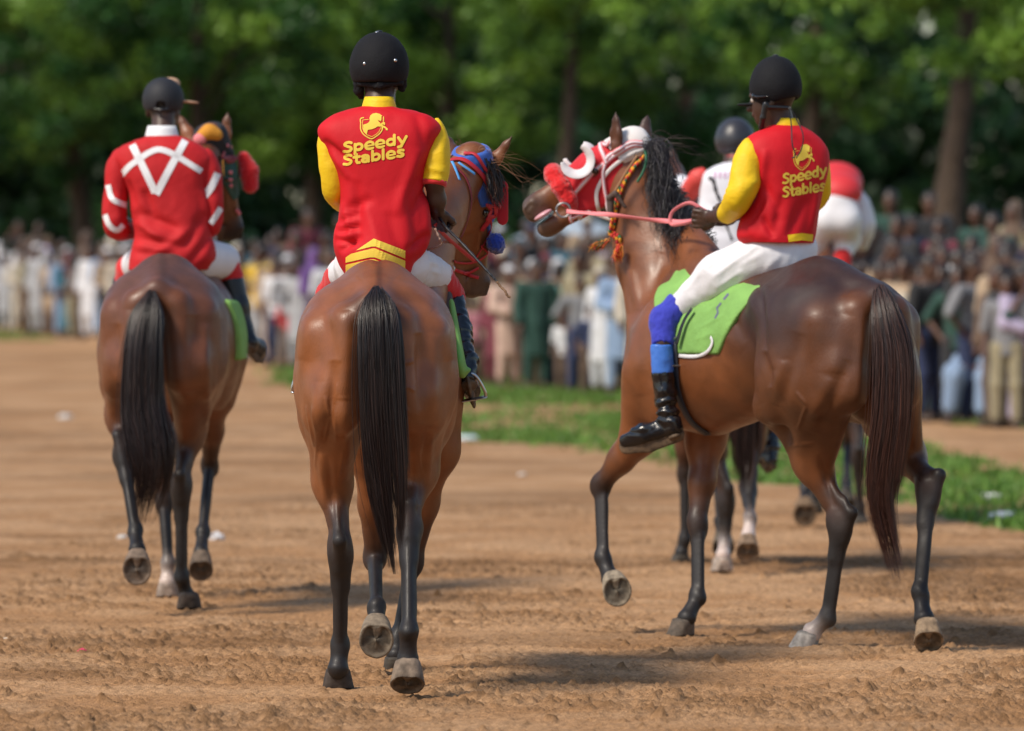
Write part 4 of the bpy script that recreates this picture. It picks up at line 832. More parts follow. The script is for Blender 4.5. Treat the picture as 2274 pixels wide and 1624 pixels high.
p = cr([P(1103, 625, 21.94), P(1112, 637, 21.94), P(1122, 647, 21.93), P(1127, 657, 21.93), P(1134, 661, 21.93)], 20); v, f = tube(p, .0048 + .0012 * np.sin(np.arange(20) * 2.1), 7); mk("twig_tip", v, f, mat("bare_twig", (.23, .13, .07), rough=.8, bump=(200, .8, .002)), wh)

# ---------------- left rider
Y = 27.5
pr1 = empty("person", tuple(P(375, 590, 27.6)), "rider in a red shirt with white V stripes and black cap, left horse", "person", "riders in the leading group")
s = Shape(); hq1 = human_head(s, P(364, 240, Y + .1), A(.35, .94, -.05), sc=1.05); s.cone(P(364, 262, Y + .05), P(361, 325, Y), .056, .058, k=.03, col=SKIN)
s.chain([P(368, 375, Y), P(375, 440, Y), P(380, 550, Y)], [.115, .11, .11], k=.05, col=SKIN, su=1, sv=.7, hint=A(0, 1, 0))
s.chain([P(272, 380, Y), P(258, 480, Y + .05), P(300, 507, Y + .4)], [.03, .03, .028], k=.03, col=SKIN); fist(s, P(325, 505, Y + .5), A(.4, .9, -.1), A(-1, 0, .2), A(0, .2, 1))
s.chain([P(456, 380, Y), P(470, 480, Y + .05), P(430, 503, Y + .45)], [.03, .03, .028], k=.03, col=SKIN); fist(s, P(415, 500, Y + .55), A(-.4, .9, -.1), A(1, 0, .2), A(0, .2, 1), -1)
for g, hx, kx in ((-1, 325, 292), (1, 435, 505)): s.chain([P(hx, 575, Y + .1), P(kx, 605, Y + .36), P(kx + g * 35, 735, Y + .35)], [.06, .045, .03], k=.03, col=SKIN)
V, Q, C = s.build(.007, 1); mk("body", V, Q, M_skin, pr1, C); human_eyes(pr1, hq1, A(.35, .94, -.05))
secs = rows([(299, 335, 385, .055, 2), (305, 315, 402, .07, 2), (314, 290, 428, .09, 2.1), (328, 264, 455, .11, 2.3), (352, 252, 474, .12, 2.5), (385, 268, 466, .13, 2.6), (430, 283, 463, .13, 2.4), (480, 290, 467, .135, 2.3), (518, 297, 472, .14, 2.2), (550, 291, 480, .15, 2.2), (575, 286, 480, .15, 2.2), (600, 284, 462, .145, 2.2)], Y)
fl1 = [((300, 470), (400, 510), 11, .012), ((300, 490), (370, 540), 9, -.010), ((300, 530), (400, 545), 10, .010), ((460, 470), (400, 560), 12, .009), ((290, 560), (380, 570), 10, .007), ((440, 500), (330, 575), 10, -.008), ((320, 420), (340, 480), 10, .010), ((470, 520), (420, 590), 10, .008), ((285, 400), (300, 460), 8, .008), ((450, 420), (465, 500), 8, -.008)]
jr, jb1 = jersey("shirt", pr1, secs, M_red1, [(a, b, w_, am * 2.1) for a, b, w_, am in fl1], (.006, 5), 13)
sl1, sb1 = sleeve("sleeve", jr, [P(280, 332, Y), P(272, 346, Y), P(262, 380, Y), P(257, 430, Y), P(255, 480, Y), P(262, 508, Y + .03), P(290, 515, Y + .25)], [.02, .048, .058, .056, .056, .055, .04], M_red1, [((240, 440), (270, 450), 7, .008), ((240, 490), (275, 480), 7, .008)], (.006, 10), 4)
sl2, sb2 = sleeve("sleeve", jr, [P(446, 332, Y), P(454, 346, Y), P(463, 380, Y), P(470, 430, Y), P(474, 480, Y), P(465, 505, Y + .04), P(440, 510, Y + .3)], [.02, .048, .056, .052, .050, .046, .04], M_red1, [((455, 440), (485, 455), 7, .008)], (.006, 10), 6)
collar(jr, P(360, 303, Y + .02), .082, .082, .05, M_wht)
for pts, wd, bv_ in (([(294, 322), (320, 375), (345, 428)], 16, jb1), ([(412, 312), (380, 370), (347, 432)], 16, jb1), ([(262, 399), (285, 372), (307, 355)], 13, jb1), ([(307, 355), (330, 340), (352, 332), (375, 338), (398, 350), (448, 381)], 13, jb1),
                     ([(240, 411), (248, 440), (264, 450), (284, 457)], 12, sb1), ([(233, 477), (243, 500), (260, 512), (275, 500)], 12, sb1), ([(453, 437), (470, 415), (484, 385)], 16, sb2), ([(468, 497), (480, 480), (491, 462)], 13, sb2)):
    v, f = stroke2d(cr(pts, 14), wd); decal("white_stripe", v, f, bv_, M_wht, jr, off=.003, Yd=Y)
s = Shape(); c = P(363, 216, Y + .08); s.ell(c, (.098, .115, .095), k=.01); s.ell(c - A(0, 0, .03), (.097, .112, .09), k=.02); s.plane(P(0, 248, Y), A(0, .15, -1), .006); s.ell(c - A(0, 0, .03), (.088, .104, .092), k=.004, op='s')
s.ell(P(358, 236, Y - .02), (.022, .05, .022), k=.004, op='s'); V, Q, C = s.build(.005, 1); cap = mk("cap", V, Q, mat("black_cap", (.012, .013, .018), rough=.7, bump=(400, .4, .001)), pr1)
s = Shape(); s.ell(P(411, 226, Y + .12), (.075, .07, .007), [A(.75, .6, -.1), A(-.6, .75, 0), A(.1, 0, 1)], k=.01); s.ell(P(378, 186, Y + .14), (.05, .05, .03), k=.02); V, Q, C = s.build(.005, 1); mk("brim", V, Q, mat("tan_brim", (.55, .33, .2), rough=.7), cap)
s = Shape(); s.chain([P(345, 243, Y - .025), P(358, 245, Y - .035), P(374, 243, Y - .025)], [.008, .008, .008], k=.004); V, Q, C = s.build(.004, 1); mk("cap_strap", V, Q, M_blk, cap)
s = Shape(); s.ell(P(375, 588, Y + .08), (.19, .14, .11), k=.05); s.cone(P(435, 575, Y + .06), P(494, 580, Y + .36), .11, .088, k=.04); s.cone(P(330, 580, Y + .06), P(300, 592, Y + .36), .1, .075, k=.04)
V, Q, C = s.build(.008, 1); mk("breeches", V, Q, M_white, pr1)
for a, b_ in ((P(498, 592, Y + .35), P(511, 612, Y + .36)), (P(292, 602, Y + .36), P(284, 622, Y + .38))):
    s = Shape(); s.cone(a, b_, .082, .066, k=.03); V, Q, C = s.build(.007, 1); mk("knee_sock", V, Q, M_redc, pr1)
boot(pr1, P(513, 628, Y + .36), P(540, 734, Y + .34), P(586, 794, Y + .5), P(555, 768, Y + .3), M_blk, rleg=.066, h=.006, down=A(-.15, -.62, -.78)); boot(pr1, P(276, 630, Y + .4), P(256, 738, Y + .4), P(262, 778, Y + .55), P(258, 776, Y + .36), M_blk, rleg=.06, h=.006, down=A(.2, -.3, -.9))

# ---------------- right rider
Y = 24.15; F3 = A(-.8, .6, 0)
pr3 = empty("person", tuple(P(1745, 590, 24.2)), "rider with one blue sock and peaked helmet, holding pink reins on the right horse", "person", "riders in the leading group")
FC3 = nrm(A(-.93, .36, -.12)); s = Shape(); hq3 = human_head(s, P(1717, 218, Y + .02), FC3, A(-.1, 0, 1), sc=1.03); s.cone(P(1722, 238, Y + .03), P(1738, 300, Y + .02), .058, .066, k=.03, col=SKIN)
s.chain([P(1742, 355, Y), P(1738, 420, Y), P(1735, 530, Y)], [.11, .11, .10], k=.05, col=SKIN, su=1, sv=.7, hint=A(0, 1, 0))
s.chain([P(1670, 345, Y - .04), P(1646, 432, Y - .1), P(1606, 477, Y + .1), P(1578, 482, Y + .25)], [.035, .032, .033, .025], k=.02, col=SKIN)
fist(s, P(1556, 484, Y + .32), A(-.95, .3, .05), A(-.1, -.9, .5), A(.0, -.3, 1), -1, 1.05)
s.chain([P(1810, 370, Y + .27), P(1812, 435, Y + .36), P(1720, 470, Y + .6), P(1640, 478, Y + .75)], [.03, .03, .032, .025], k=.02, col=SKIN); fist(s, P(1600, 480, Y + .72), A(-.95, .0, .05), A(0, .7, .5), A(0, .3, 1), 1)
s.chain([P(1720, 565, Y + .03), P(1502, 690, Y + .22), P(1474, 760, Y + .15), P(1484, 920, Y + .14)], [.06, .035, .03, .025], k=.03, col=SKIN); s.chain([P(1760, 565, Y + .2), P(1605, 645, Y + .85), P(1620, 890, Y + .9)], [.05, .035, .025], k=.03, col=SKIN)
V, Q, C = s.build(.006, 1); mk("body", V, Q, M_skin, pr3, C); human_eyes(pr3, hq3, FC3, 1.03)
rw = [(280, 1712, 1776, .055, 2), (287, 1695, 1790, .07, 2), (297, 1674, 1808, .09, 2.2), (314, 1652, 1826, .11, 2.3), (340, 1648, 1837, .125, 2.5), (380, 1660, 1834, .13, 2.5), (430, 1664, 1824, .13, 2.4), (480, 1650, 1817, .135, 2.3), (520, 1640, 1812, .14, 2.2), (540, 1650, 1806, .14, 2.2)]
def rot_rows(rw, Y, ang):
    out = []
    for r_ in rw:
        y, a, b, dep, e = r_; c = P((a + b) / 2, y, Y); hw = (b - a) / 2 / F * Y; ca, sa = math.cos(ang), math.sin(ang); wd = math.sqrt(max(1e-4, hw * hw - (dep * sa) ** 2)) / ca; out.append((c, A(wd * ca, wd * sa, 0), A(-dep * sa, dep * ca, 0), e))
    return out
fl3 = [((1700, 330), (1690, 420), 10, -.006), ((1690, 480), (1720, 530), 9, .008), ((1660, 500), (1700, 440), 9, .008), ((1790, 440), (1750, 530), 12, .006), ((1815, 420), (1800, 520), 8, -.006), ((1740, 430), (1720, 520), 14, .006), ((1760, 300), (1800, 330), 9, .004), ((1690, 400), (1730, 470), 12, .005)]
jr, jb3 = jersey("jersey", pr3, rot_rows(rw, Y, math.radians(24)), M_red, [(a, b, w_ * .8, am * 2.1) for a, b, w_, am in fl3], (.007, 4), 23)
sv3, sb3 = sleeve("sleeve", jr, [P(1660, 312, Y - .06), P(1662, 328, Y - .08), P(1661, 352, Y - .09), P(1656, 395, Y - .11), P(1645, 432, Y - .12), P(1630, 458, Y - .06), P(1614, 476, Y + .04)], [.012, .04, .06, .064, .06, .05, .042], M_yel,
       [((1610, 425), (1665, 420), 5, .010), ((1605, 437), (1660, 440), 5, .010), ((1602, 450), (1655, 452), 5, .008), ((1635, 340), (1630, 400), 7, .005), ((1680, 400), (1650, 430), 6, .008), ((1612, 462), (1650, 468), 5, .008), ((1640, 410), (1690, 400), 5, .008), ((1630, 380), (1650, 425), 5, .006)], (.005, 12), 33)
sleeve("sleeve", jr, [P(1822, 325, Y + .24), P(1816, 345, Y + .28), P(1816, 380, Y + .3), P(1818, 430, Y + .34), P(1790, 465, Y + .45)], [.015, .045, .05, .05, .045], M_yel, (), (.004, 12), 34)
sh_ = Shape(); 
collar(jr, P(1741, 292, Y + .02), .078, .072, .055, M_yel, tilt=.5, lean=.02)
v, f = stroke2d([(1750, 530), (1780, 526), (1805, 529)], 16); decal("yellow_hem_flap", v, f, jb3, M_yel, jr, off=.004, Yd=Y)
Z4 = lambda x, y: (1388 + x * .4101, 83.3 + y * .4101)
print_decal("lettering", word("Speedy", Z4(852, 0)[0], Z4(0, 795)[1], Z4(1092, 0)[0], Z4(0, 745)[1], 16, .31), jb3, M_print, jr, Yd=Y); print_decal("lettering", word("Stables", Z4(852, 0)[0], Z4(0, 867)[1], Z4(1085, 0)[0], Z4(0, 828)[1], 16, .31), jb3, M_print, jr, Yd=Y)
put_crest(jr, jb3, Z4(958, 650)[0], Z4(958, 650)[1], .078, .103, Y)
c = P(1722, 186, Y + .04); helmet(pr3, c, (.107, .125, .118), P(0, 232, Y)[2], M_hel, f=FC3, peak=.035, n_up=nrm(A(-.28, .1, 1)))
s = Shape(); s.chain([P(1672, 213, Y - .0), P(1682, 216, Y - .05), P(1706, 214, Y - .085)], [.006, .007, .004], k=.004); s.ell(P(1674, 215, Y), (.012, .03, .017), k=.004); v, q, _ = s.build(.0035, 1); mk("sunglasses", v, q, mat("dark_glasses", (.01, .01, .012), rough=.08), pr3)
s = Shape(); s.chain([P(1700, 232, Y - .07), P(1694, 262, Y - .06), P(1690, 284, Y - .03)], [.013, .012, .012], k=.008); s.chain([P(1702, 238, Y - .07), P(1752, 240, Y - .05)], [.009, .009], k=.006); v, q, _ = s.build(.004, 1); mk("chin_strap", v, q, M_blk, pr3)
acc = Acc()
for pts in ([(1752, 238), (1757, 280), (1759, 320), (1766, 345), (1758, 352)], [(1754, 238), (1770, 268), (1783, 300), (1780, 330), (1768, 352)]):
    v, f = tube(cr([P(x, y, Y - .155 if y > 290 else Y - .13) for x, y in pts], 20), .0028, 6); acc.add(v, f)
acc.mk("helmet_cord", M_blk, pr3)
s = Shape(); s.ell(P(1733, 548, Y + .06), (.15, .15, .085), k=.04); s.ell(P(1742, 572, Y + .05), (.13, .15, .12), k=.04); s.chain([P(1705, 565, Y), P(1600, 614, Y + .1), P(1503, 688, Y + .22)], [.112, .092, .057], k=.05); s.chain([P(1760, 565, Y + .2), P(1640, 620, Y + .7), P(1600, 650, Y + .85)], [.1, .09, .06], k=.04)
V, Q, C = s.build(.007, 1); V = folds(V, Q, [((1640, 545), (1560, 600), 5, .006), ((1660, 560), (1580, 620), 5, .006), ((1650, 600), (1590, 640), 5, .005), ((1700, 560), (1640, 590), 7, .005), ((1560, 600), (1520, 650), 5, .004), ((1740, 560), (1700, 600), 9, .005), ((1690, 540), (1640, 580), 5, .004)], (.004, 9), 7); mk("breeches", V, Q, M_white, pr3)
def seg_part(parent, name, pts, rs, m, h=.005, rib=0., nz=(.002, 20), cutlo=None):
    s = Shape(); s.chain(pts, rs, k=.03); a, b_ = np.asarray(pts[0]), np.asarray(pts[-1]); s.plane(a, nrm(a - np.asarray(pts[1])), .004); s.plane(b_, nrm(b_ - np.asarray(pts[-2])), .004); V, Q, C = s.build(h, 1)
    return mk(name, folds(V, Q, [], nz, 3), Q, m, parent)
seg_part(pr3, "blue_sock", [P(1512, 676, Y + .21), P(1476, 712, Y + .2), P(1472, 768, Y + .15)], [.064, .062, .048], M_blue, nz=(.003, 30)); seg_part(pr3, "shin_band", [P(1470, 765, Y + .15), P(1471, 830, Y + .15)], [.049, .049], M_lblue)
boot(pr3, P(1472, 832, Y + .15), P(1484, 925, Y + .14), P(1376, 992, Y + .2), P(1500, 958, Y + .12), M_patent, rleg=.05, wr=.005, down=A(.27, -.05, -.95)); boot(pr3, P(1620, 800, Y + .9), P(1625, 900, Y + .9), P(1560, 940, Y + 1.1), P(1640, 930, Y + .85), M_patent, rleg=.05, wr=.004, down=A(-.2, 0, -1))
# ------------------------------------------------------------------ tack worn by the three near horses
M_rstrap = mat("red_strap", (.50, .02, .035), rough=.5, bump=(300, .3, .001)); M_pink = mat("pink_strap", (.80, .22, .24), rough=.6); M_pinkw = mat("white_strap", (.78, .66, .70), rough=.6)
M_bhood = mat("blue_hood", (.035, .12, .50), rough=.75, sheen=.4, bump=(300, .5, .0015), var=.15, varscale=14); M_rhood = mat("red_hood", (.55, .008, .018), rough=.75, sheen=.3, bump=(300, .4, .001)); M_whood = mat("white_hood", (.72, .68, .66), rough=.75, bump=(300, .3, .001))
M_fleece = mat("red_fleece", (.68, .012, .015), rough=.95, sheen=.6, bump=(170, 1, .006)); M_bfleece = mat("blue_fleece", (.02, .06, .42), rough=.95, sheen=.6, bump=(170, 1, .006)); M_cup = mat("white_cup", (.72, .68, .69), rough=.35)
def strap(parent, name, bv, pts, w, m, off=.006, n=40, th=.003, Yd=None):
    p, nn = strap_pts(bv, pts, n, off, Yd); v, f = ribbon(p, nn, w, th); return mk(name, v, f, m, parent)
def air_strap(parent, name, pts3, w, m, nn=None, tw=0., n=60, th=.003):
    p = cr(pts3, n); T = np.gradient(p, axis=0); N = []
    for i in range(n):
        t = nrm(T[i]); u = nrm(np.cross(t, A(0, -1, 0))) if nn is None else nrm(nn); b = np.cross(t, u); a = tw * math.sin(i / n * 9); N.append(b * math.cos(a) + u * math.sin(a))
    v, f = ribbon(p, np.array(N), w, th); return mk(name, v, f, m, parent)
def ring(parent, name, c, ax, R, r, m, n=28, arc=(0, 6.2832)):
    u, v = frame(ax); a = np.linspace(arc[0], arc[1], n); V, Fc = tube(c + R * (np.cos(a)[:, None] * u + np.sin(a)[:, None] * v), r, 8); return mk(name, V, Fc, m, parent)
def saddle_cloth(parent, T, f, r, y0, y1, z0, m, slant=.0, W=1., H=1., name="saddle_cloth", h=.007, off=.016, fl=(), ztop=None, front=.25):
    s = Shape(); s.cone(T(0, .64, 1.25), T(0, 1.22, 1.2), .26, .35, k=.05, su=.76, sv=1., hint=A(0, 0, 1), off=off)
    s.cone(T(0, .3, 1.33), T(0, .8, 1.3), .21, .21, k=.08, off=off); s.chain([T(0, .95, 1.45), T(0, 1.25, 1.53), T(0, 1.42, 1.47)], [.075, .06, .08], k=.08, off=off)
    for g in (-1, 1): s.ell(T(.15 * g, 1.36, 1.17), (.105, .17, .3), [r, f, A(0, 0, 1)], k=.08, off=off)
    s.plane(T(0, y0, 1.2), nrm(-f + A(0, 0, slant)), .01); s.plane(T(0, y1, 1.2), nrm(f + A(0, 0, front)), .01); s.plane(T(0, 0, z0), A(0, 0, -1), .012)
    if ztop: s.plane(T(0, 0, ztop), A(0, 0, 1), .02)
    V, Q, C = s.build(h, 1); V = folds(V, Q, list(fl), (.003, 7), 2); return mk(name, V, Q, m, parent), bvh(V, Q)
# middle horse
Z2 = lambda L_: [(943.8 + .2564 * x, 277.6 + .2564 * y) for x, y in L_]
cl2, _ = saddle_cloth(horse2, T2, f2, r2, .98, 1.32, 1.17, M_green, .1, ztop=1.36)
s = Shape(); s.cone(P(1004, 680, 22.35), P(1024, 812, 22.12), .03, .05, k=.02, su=.4, hint=A(0, 1, 0)); s.cone(P(1030, 826, 22.12), P(1012, 832, 22.2), .03, .02, k=.02, su=.4, hint=A(0, 1, 0)); V, Q, C = s.build(.005, 1); mk("cloth_flap", V, Q, M_green, cl2)
s = Shape(); head_shape(s, O2, L2, N2, R2, None, None, sc=1.02, only='hood', off=.010); s.plane(O2 + L2 * .37, L2, .006); s.plane(O2 - N2 * .125, -N2 + L2 * .35, .006); s.plane(O2 - L2 * .05, -L2, .006)
for g in (-1, 1): s.ell(O2 + 1.02 * (L2 * .2 - N2 * .05 + R2 * .085 * g), (.035, .035, .03), k=.006, op='s')
V, Q, C = s.build(.005, 1); V = folds(V, Q, [((1030, 560), (1060, 480), 5, .006), ((1035, 575), (1075, 520), 5, .006), ((1060, 400), (1070, 480), 5, .005), ((1050, 590), (1085, 560), 5, .004)], (.003, 16), 2); hood2 = mk("hood", V, Q, M_bhood, horse2)
Vb = np.array([v.co for v in horse2.children[0].data.vertices]) + B2 if False else None
def joined(*objs):
    V = []; Fc = []; n = 0
    for o in objs:
        me = o.data; off = np.array(o.parent.location) + (np.array(o.parent.parent.location) if o.parent.parent else 0); v = np.empty(len(me.vertices) * 3); me.vertices.foreach_get("co", v); v = v.reshape(-1, 3) + off; V.append(v); Fc += [tuple(i + n for i in p.vertices) for p in me.polygons]; n += len(v)
    return bvh(np.vstack(V), np.array(Fc))
def kid(root, nm): return [c for c in root.children if c.name.split('.')[0] == nm][0]
hb = joined(kid(horse2, "body"), hood2)
br2 = tag(mk("bridle", *ribbon(*strap_pts(hb, Z2([(210, 320), (330, 310), (450, 400), (530, 500), (560, 600), (600, 720), (600, 850), (570, 1050)]), 50, .008, 22.9), .02, .005), M_rstrap, horse2))
strap(br2, "throat_strap", hb, Z2([(270, 380), (350, 470), (390, 600), (385, 720), (350, 850), (300, 980)]), .012, mat("maroon_strap", (.22, .02, .03), rough=.5), .006)
strap(br2, "seam_strap", hb, Z2([(570, 700), (560, 900), (500, 1030), (440, 1140)]), .007, M_rstrap, .007); strap(br2, "crown_strap", hb, Z2([(340, 250), (440, 270), (500, 360), (540, 420)]), .014, M_rstrap, .008, Yd=22.9)
strap(br2, "jaw_strap", hb, Z2([(240, 1180), (330, 1195), (430, 1180), (500, 1140), (560, 1080)]), .009, M_rstrap, .008, Yd=23.0); strap(br2, "noseband", hb, Z2([(260, 1250), (340, 1285), (460, 1322)]), .014, M_rstrap, .008, Yd=23.0); strap(br2, "chin_strap", hb, Z2([(320, 1285), (400, 1262), (455, 1230)]), .012, M_rstrap, .01, Yd=23.0)
strap(br2, "cheek_strap", hb, Z2([(590, 660), (625, 740), (670, 850)]), .013, M_rstrap, .02, Yd=22.85)
for p in ([(230, 350), (250, 420), (275, 500)], [(280, 355), (330, 390), (405, 440)]): strap(br2, "ribbon", hb, Z2(p), .012, mat("pale_blue_ribbon", (.1, .36, .75), rough=.6), .018, n=16)
r_ = hit(hb, *Z2([(553, 555)])[0], 22.9); s = Shape(); s.ell(r_[0] + A(0, -.012, 0), (.010, .006, .018)); v, q, _ = s.build(.003, 1); mk("concho", v, q, M_steel, br2)
s = Shape(); a = P(1114, 450, 23.02); s.ell(a, (.028, .05, .07), k=.01); s.ell(a, (.022, .07, .062), k=.004, op='s'); 
s = Shape(); s.cone(P(1116, 416, 23.0), P(1116, 486, 23.0), .03, .03, k=.01, su=.85, sv=.15, hint=A(0, 1, 0)); V, Q, C = s.build(.004, 1); mk("blinker_cup", V, Q, M_rhood, br2)
s = Shape(); s.chain([P(1100, 538, 23.0), P(1102, 545, 23.12)], [.036, .036], k=.02, sv=1.0); V, Q, C = s.build(.005, 1); V = V + vnormals(V, Q) * (fbm(V * 120, 2, 3) * .005)[:, None]; mk("fleece_noseband", V, Q, M_bfleece, br2)
ring(br2, "bit_ring", P(1001, 597, 22.95), A(.6, 1, 0), .018, .0028, M_steel)
air_strap(br2, "rein", [P(966, 498, 22.2), P(985, 520, 22.4), P(1005, 539, 22.6), P(1032, 562, 22.75), P(1054, 580, 22.85)], .016, M_rstrap); v, f = tube(cr([P(966, 507, 22.1), P(977, 531, 22.1), P(982, 541, 22.12), P(968, 550, 22.15), P(948, 556, 22.2)], 40), .004 + .0014 * np.sin(np.arange(40) * 1.4), 7); mk("cord", v, f, mat("frayed_cord", (.35, .22, .17), rough=.9, bump=(200, .8, .003)), br2)
def strands(name, parent, m, roots, fall, n, cols, seed=0, r=.002, jit=.02, seg=14, Lv=(.7, 1.1), curl=.01):
    rg = np.random.default_rng(seed); R = np.asarray(roots, float); Fl = np.asarray(fall, float); V = []; Fq = []; C = []; b = 0; K = 100; Rr = cr(R, K); Ff = cr(Fl.reshape(len(R), -1), K).reshape(K, -1, 3)
    for s in range(n):
        t = rg.random() * (K - 1); i = int(t); base_ = Rr[i] + rg.normal(0, jit, 3) * A(1, 1, .6); off_ = Ff[i] * rg.uniform(*Lv) + rg.normal(0, jit * 1.6, (Ff.shape[1], 3)) * np.linspace(.3, 1, Ff.shape[1])[:, None]
        c = cr(np.vstack([base_, base_ + off_]), seg); ph = rg.random(3) * 6.28; c = c + curl * np.linspace(0, 1, seg)[:, None] * np.stack([np.sin(np.linspace(0, 5, seg) + ph[0]), np.sin(np.linspace(0, 5, seg) + ph[1]), 0 * np.linspace(0, 1, seg)], 1)
        T = nrm_rows(np.gradient(c, axis=0)); sd_ = nrm_rows(np.cross(T, A(.2, 1, .1))); dp = np.cross(sd_, T); rad = (r * rg.uniform(.6, 1.5) * (1.1 - np.linspace(0, 1, seg) ** 2))[:, None]
        V.append(np.stack([c + sd_ * rad, c - .5 * sd_ * rad + .87 * dp * rad, c - .5 * sd_ * rad - .87 * dp * rad], 1).reshape(-1, 3)); k = np.arange(seg - 1)[:, None] * 3 + b
        for j in range(3): Fq.append(np.hstack([k + j, k + (j + 1) % 3, k + 3 + (j + 1) % 3, k + 3 + j]))
        b += seg * 3; C.append(np.tile(np.asarray(cols[rg.integers(len(cols))]) * rg.uniform(.6, 1.4), (seg * 3, 1)))
    return mk(name, np.vstack(V), np.vstack(Fq), m, parent, np.vstack(C))
MANC = [(.012, .010, .012), (.02, .014, .014), (.03, .02, .018), (.01, .009, .012)]
g0 = P(1066, 352, 22.9); strands("forelock", horse2, M_hair, [P(1063, 346, 22.88), P(1085, 360, 22.9), P(1098, 376, 22.95)], [[A(.02, .0, -.05), A(.045, .0, -.12), A(.06, 0, -.19)], [A(.02, .0, -.05), A(.03, 0, -.11), A(.035, 0, -.17)], [A(.01, 0, -.04), A(.02, 0, -.09), A(.025, 0, -.15)]], 260, MANC + [(.10, .04, .02)], 3, r=.0016, jit=.01)
strands("mane", horse2, M_hair, [P(1010, 352, 22.88), P(985, 385, 22.8), P(958, 430, 22.65), P(930, 480, 22.55)], [[A(-.02, -.03, -.03), A(-.05, -.04, -.08), A(-.07, -.03, -.13)]] * 4, 420, MANC, 5, r=.0018, jit=.018)
strands("stray_hair", horse2, M_hair, [P(1040, 345, 22.9), P(1060, 345, 22.9), P(1100, 375, 22.9)], [[A(-.05, -.02, .05), A(-.07, 0, .04), A(-.10, 0, .02)], [A(.03, -.02, .02), A(.10, 0, .0), A(.17, 0, -.02)], [A(.05, 0, -.01), A(.10, 0, -.05), A(.13, 0, -.1)]], 22, [(.25, .12, .06)], 9, r=.0008, jit=.015, Lv=(.6, 1.5))
def stirrup(parent, c, ax, up, w, h, m):
    ax = nrm(ax); up = nrm(up); s_ = np.cross(ax, up); pts = [c + up * h * .55, c + s_ * w * .35 + up * h * .38, c + s_ * w * .52 - up * h * .2, c + s_ * w * .5 - up * h * .42, c - s_ * w * .5 - up * h * .42, c - s_ * w * .52 - up * h * .2, c - s_ * w * .35 + up * h * .38, c + up * h * .55]
    P3 = np.vstack([cr(pts[:4], 20), cr(pts[3:5], 6)[1:], cr(pts[4:], 20)[1:]]); v, f = tube(P3, .006, 8); o = mk("stirrup", v, f, m, parent); s = Shape(); s.cone(c - s_ * w * .45 - up * h * .42, c + s_ * w * .45 - up * h * .42, .016, .016, k=.01, su=.3, sv=1, hint=ax); V, Q, _ = s.build(.004, 1); mk("tread", V, Q, m, o)
stirrup(horse2, P(1038, 862, 22.38), A(.15, 1, .35), A(-.25, -.35, 1), .125, .12, M_steel); stirrup(horse2, P(686, 846, 22.45), A(-.1, 1, .2), A(.1, -.1, 1), .12, .12, M_steel)
# right horse
Z3 = lambda L_: [(1165.9 + .2119 * x, 238.7 + .2119 * y) for x, y in L_]; SC3 = .97
cl3, clb3 = saddle_cloth(horse3, T3, f3, r3, .84, 1.17, 1.205, M_green, -.75, front=-.7, fl=[((1560, 700), (1620, 660), 4, .004), ((1550, 730), (1610, 700), 4, .004), ((1545, 755), (1590, 740), 4, .003)])
hb3 = joined(kid(horse3, "body"), cl3)
strap(cl3, "white_edge", hb3, [(1508, 790), (1545, 792), (1572, 782), (1584, 762), (1580, 748)], .016, M_white, .005, n=24); print_decal("dark_mark", [('s', [(1588, 706), (1594, 695), (1592, 684), (1600, 674)], 4), ('s', [(1608, 664), (1616, 654)], 5)], clb3, mat("grey_print", (.12, .13, .2), rough=.7), cl3, Yd=24)
strap(horse3, "girth", hb3, [(1500, 760), (1502, 820), (1508, 870), (1522, 910), (1542, 940), (1572, 962)], .034, M_strapd, .008, n=50, th=.006); strap(horse3, "stirrup_leather", hb3, [(1545, 690), (1528, 715), (1516, 745), (1510, 765)], .02, M_blk, .022, n=24)
stirrup(horse3, P(1509, 784, 24.3), A(-.4, 1, 0), A(0, 0, 1), .12, .13, mat("dull_steel", (.3, .3, .31), rough=.4, metal=.9))
def q3(l, n, r=0): return O3 + (L3 * l + N3 * n + R3 * r) * SC3
s = Shape(); head_shape(s, O3, L3, N3, R3, None, None, sc=SC3, only='jaw', off=.011); s.plane(q3(.37, 0), L3, .006); s.plane(q3(.10, 0), -L3 + N3 * .25, .006); s.plane(q3(.2, -.215), -N3, .006)
for g in (-1, 1): s.ell(q3(.21, -.045, .09 * g), (.034, .03, .034), [L3, N3, R3], k=.006, op='s')
V, Q, C = s.build(.005, 1); hood3 = mk("hood", V, Q, M_rhood, horse3)
s = Shape(); head_shape(s, O3, L3, N3, R3, None, None, sc=SC3, only='hood', off=.016); s.ell(q3(.02, -.03), (.075, .06, .062), [L3, N3, R3], k=.03); s.plane(q3(.095, 0), L3 - N3 * .25, .006); s.plane(q3(-.085, 0), -L3, .01); s.plane(q3(.0, -.105), -N3 + L3 * .15, .006)
V, Q, C = s.build(.005, 1); cap3 = mk("ear_cap", V, Q, M_whood, horse3)
hb3 = joined(kid(horse3, "body"), hood3, cap3); Yh = 24.92
def band2(name, pts, w, par, off=.005):
    o = strap(par, name, hb3, Z3(pts), w, M_pink, off, n=50, Yd=Yh); p, nn = strap_pts(hb3, Z3(pts), 50, off + .0022, Yh); v, f = ribbon(p, nn, w * .5, .0025); mk("white_stripe", v, f, M_pinkw, o); return o
br3 = band2("bridle", [(1230, 400), (1130, 395), (1020, 450), (900, 530), (830, 590), (730, 660), (640, 760), (540, 870), (450, 985)], .024, horse3)
band2("crown_strap", [(1225, 375), (1120, 370), (1010, 420), (880, 510), (850, 545)], .02, br3, .008); band2("brow_band", [(795, 350), (795, 430), (825, 520), (850, 590)], .022, br3, .008); band2("throat_strap", [(835, 600), (815, 700), (835, 860), (865, 1000), (885, 1100)], .018, br3, .008)
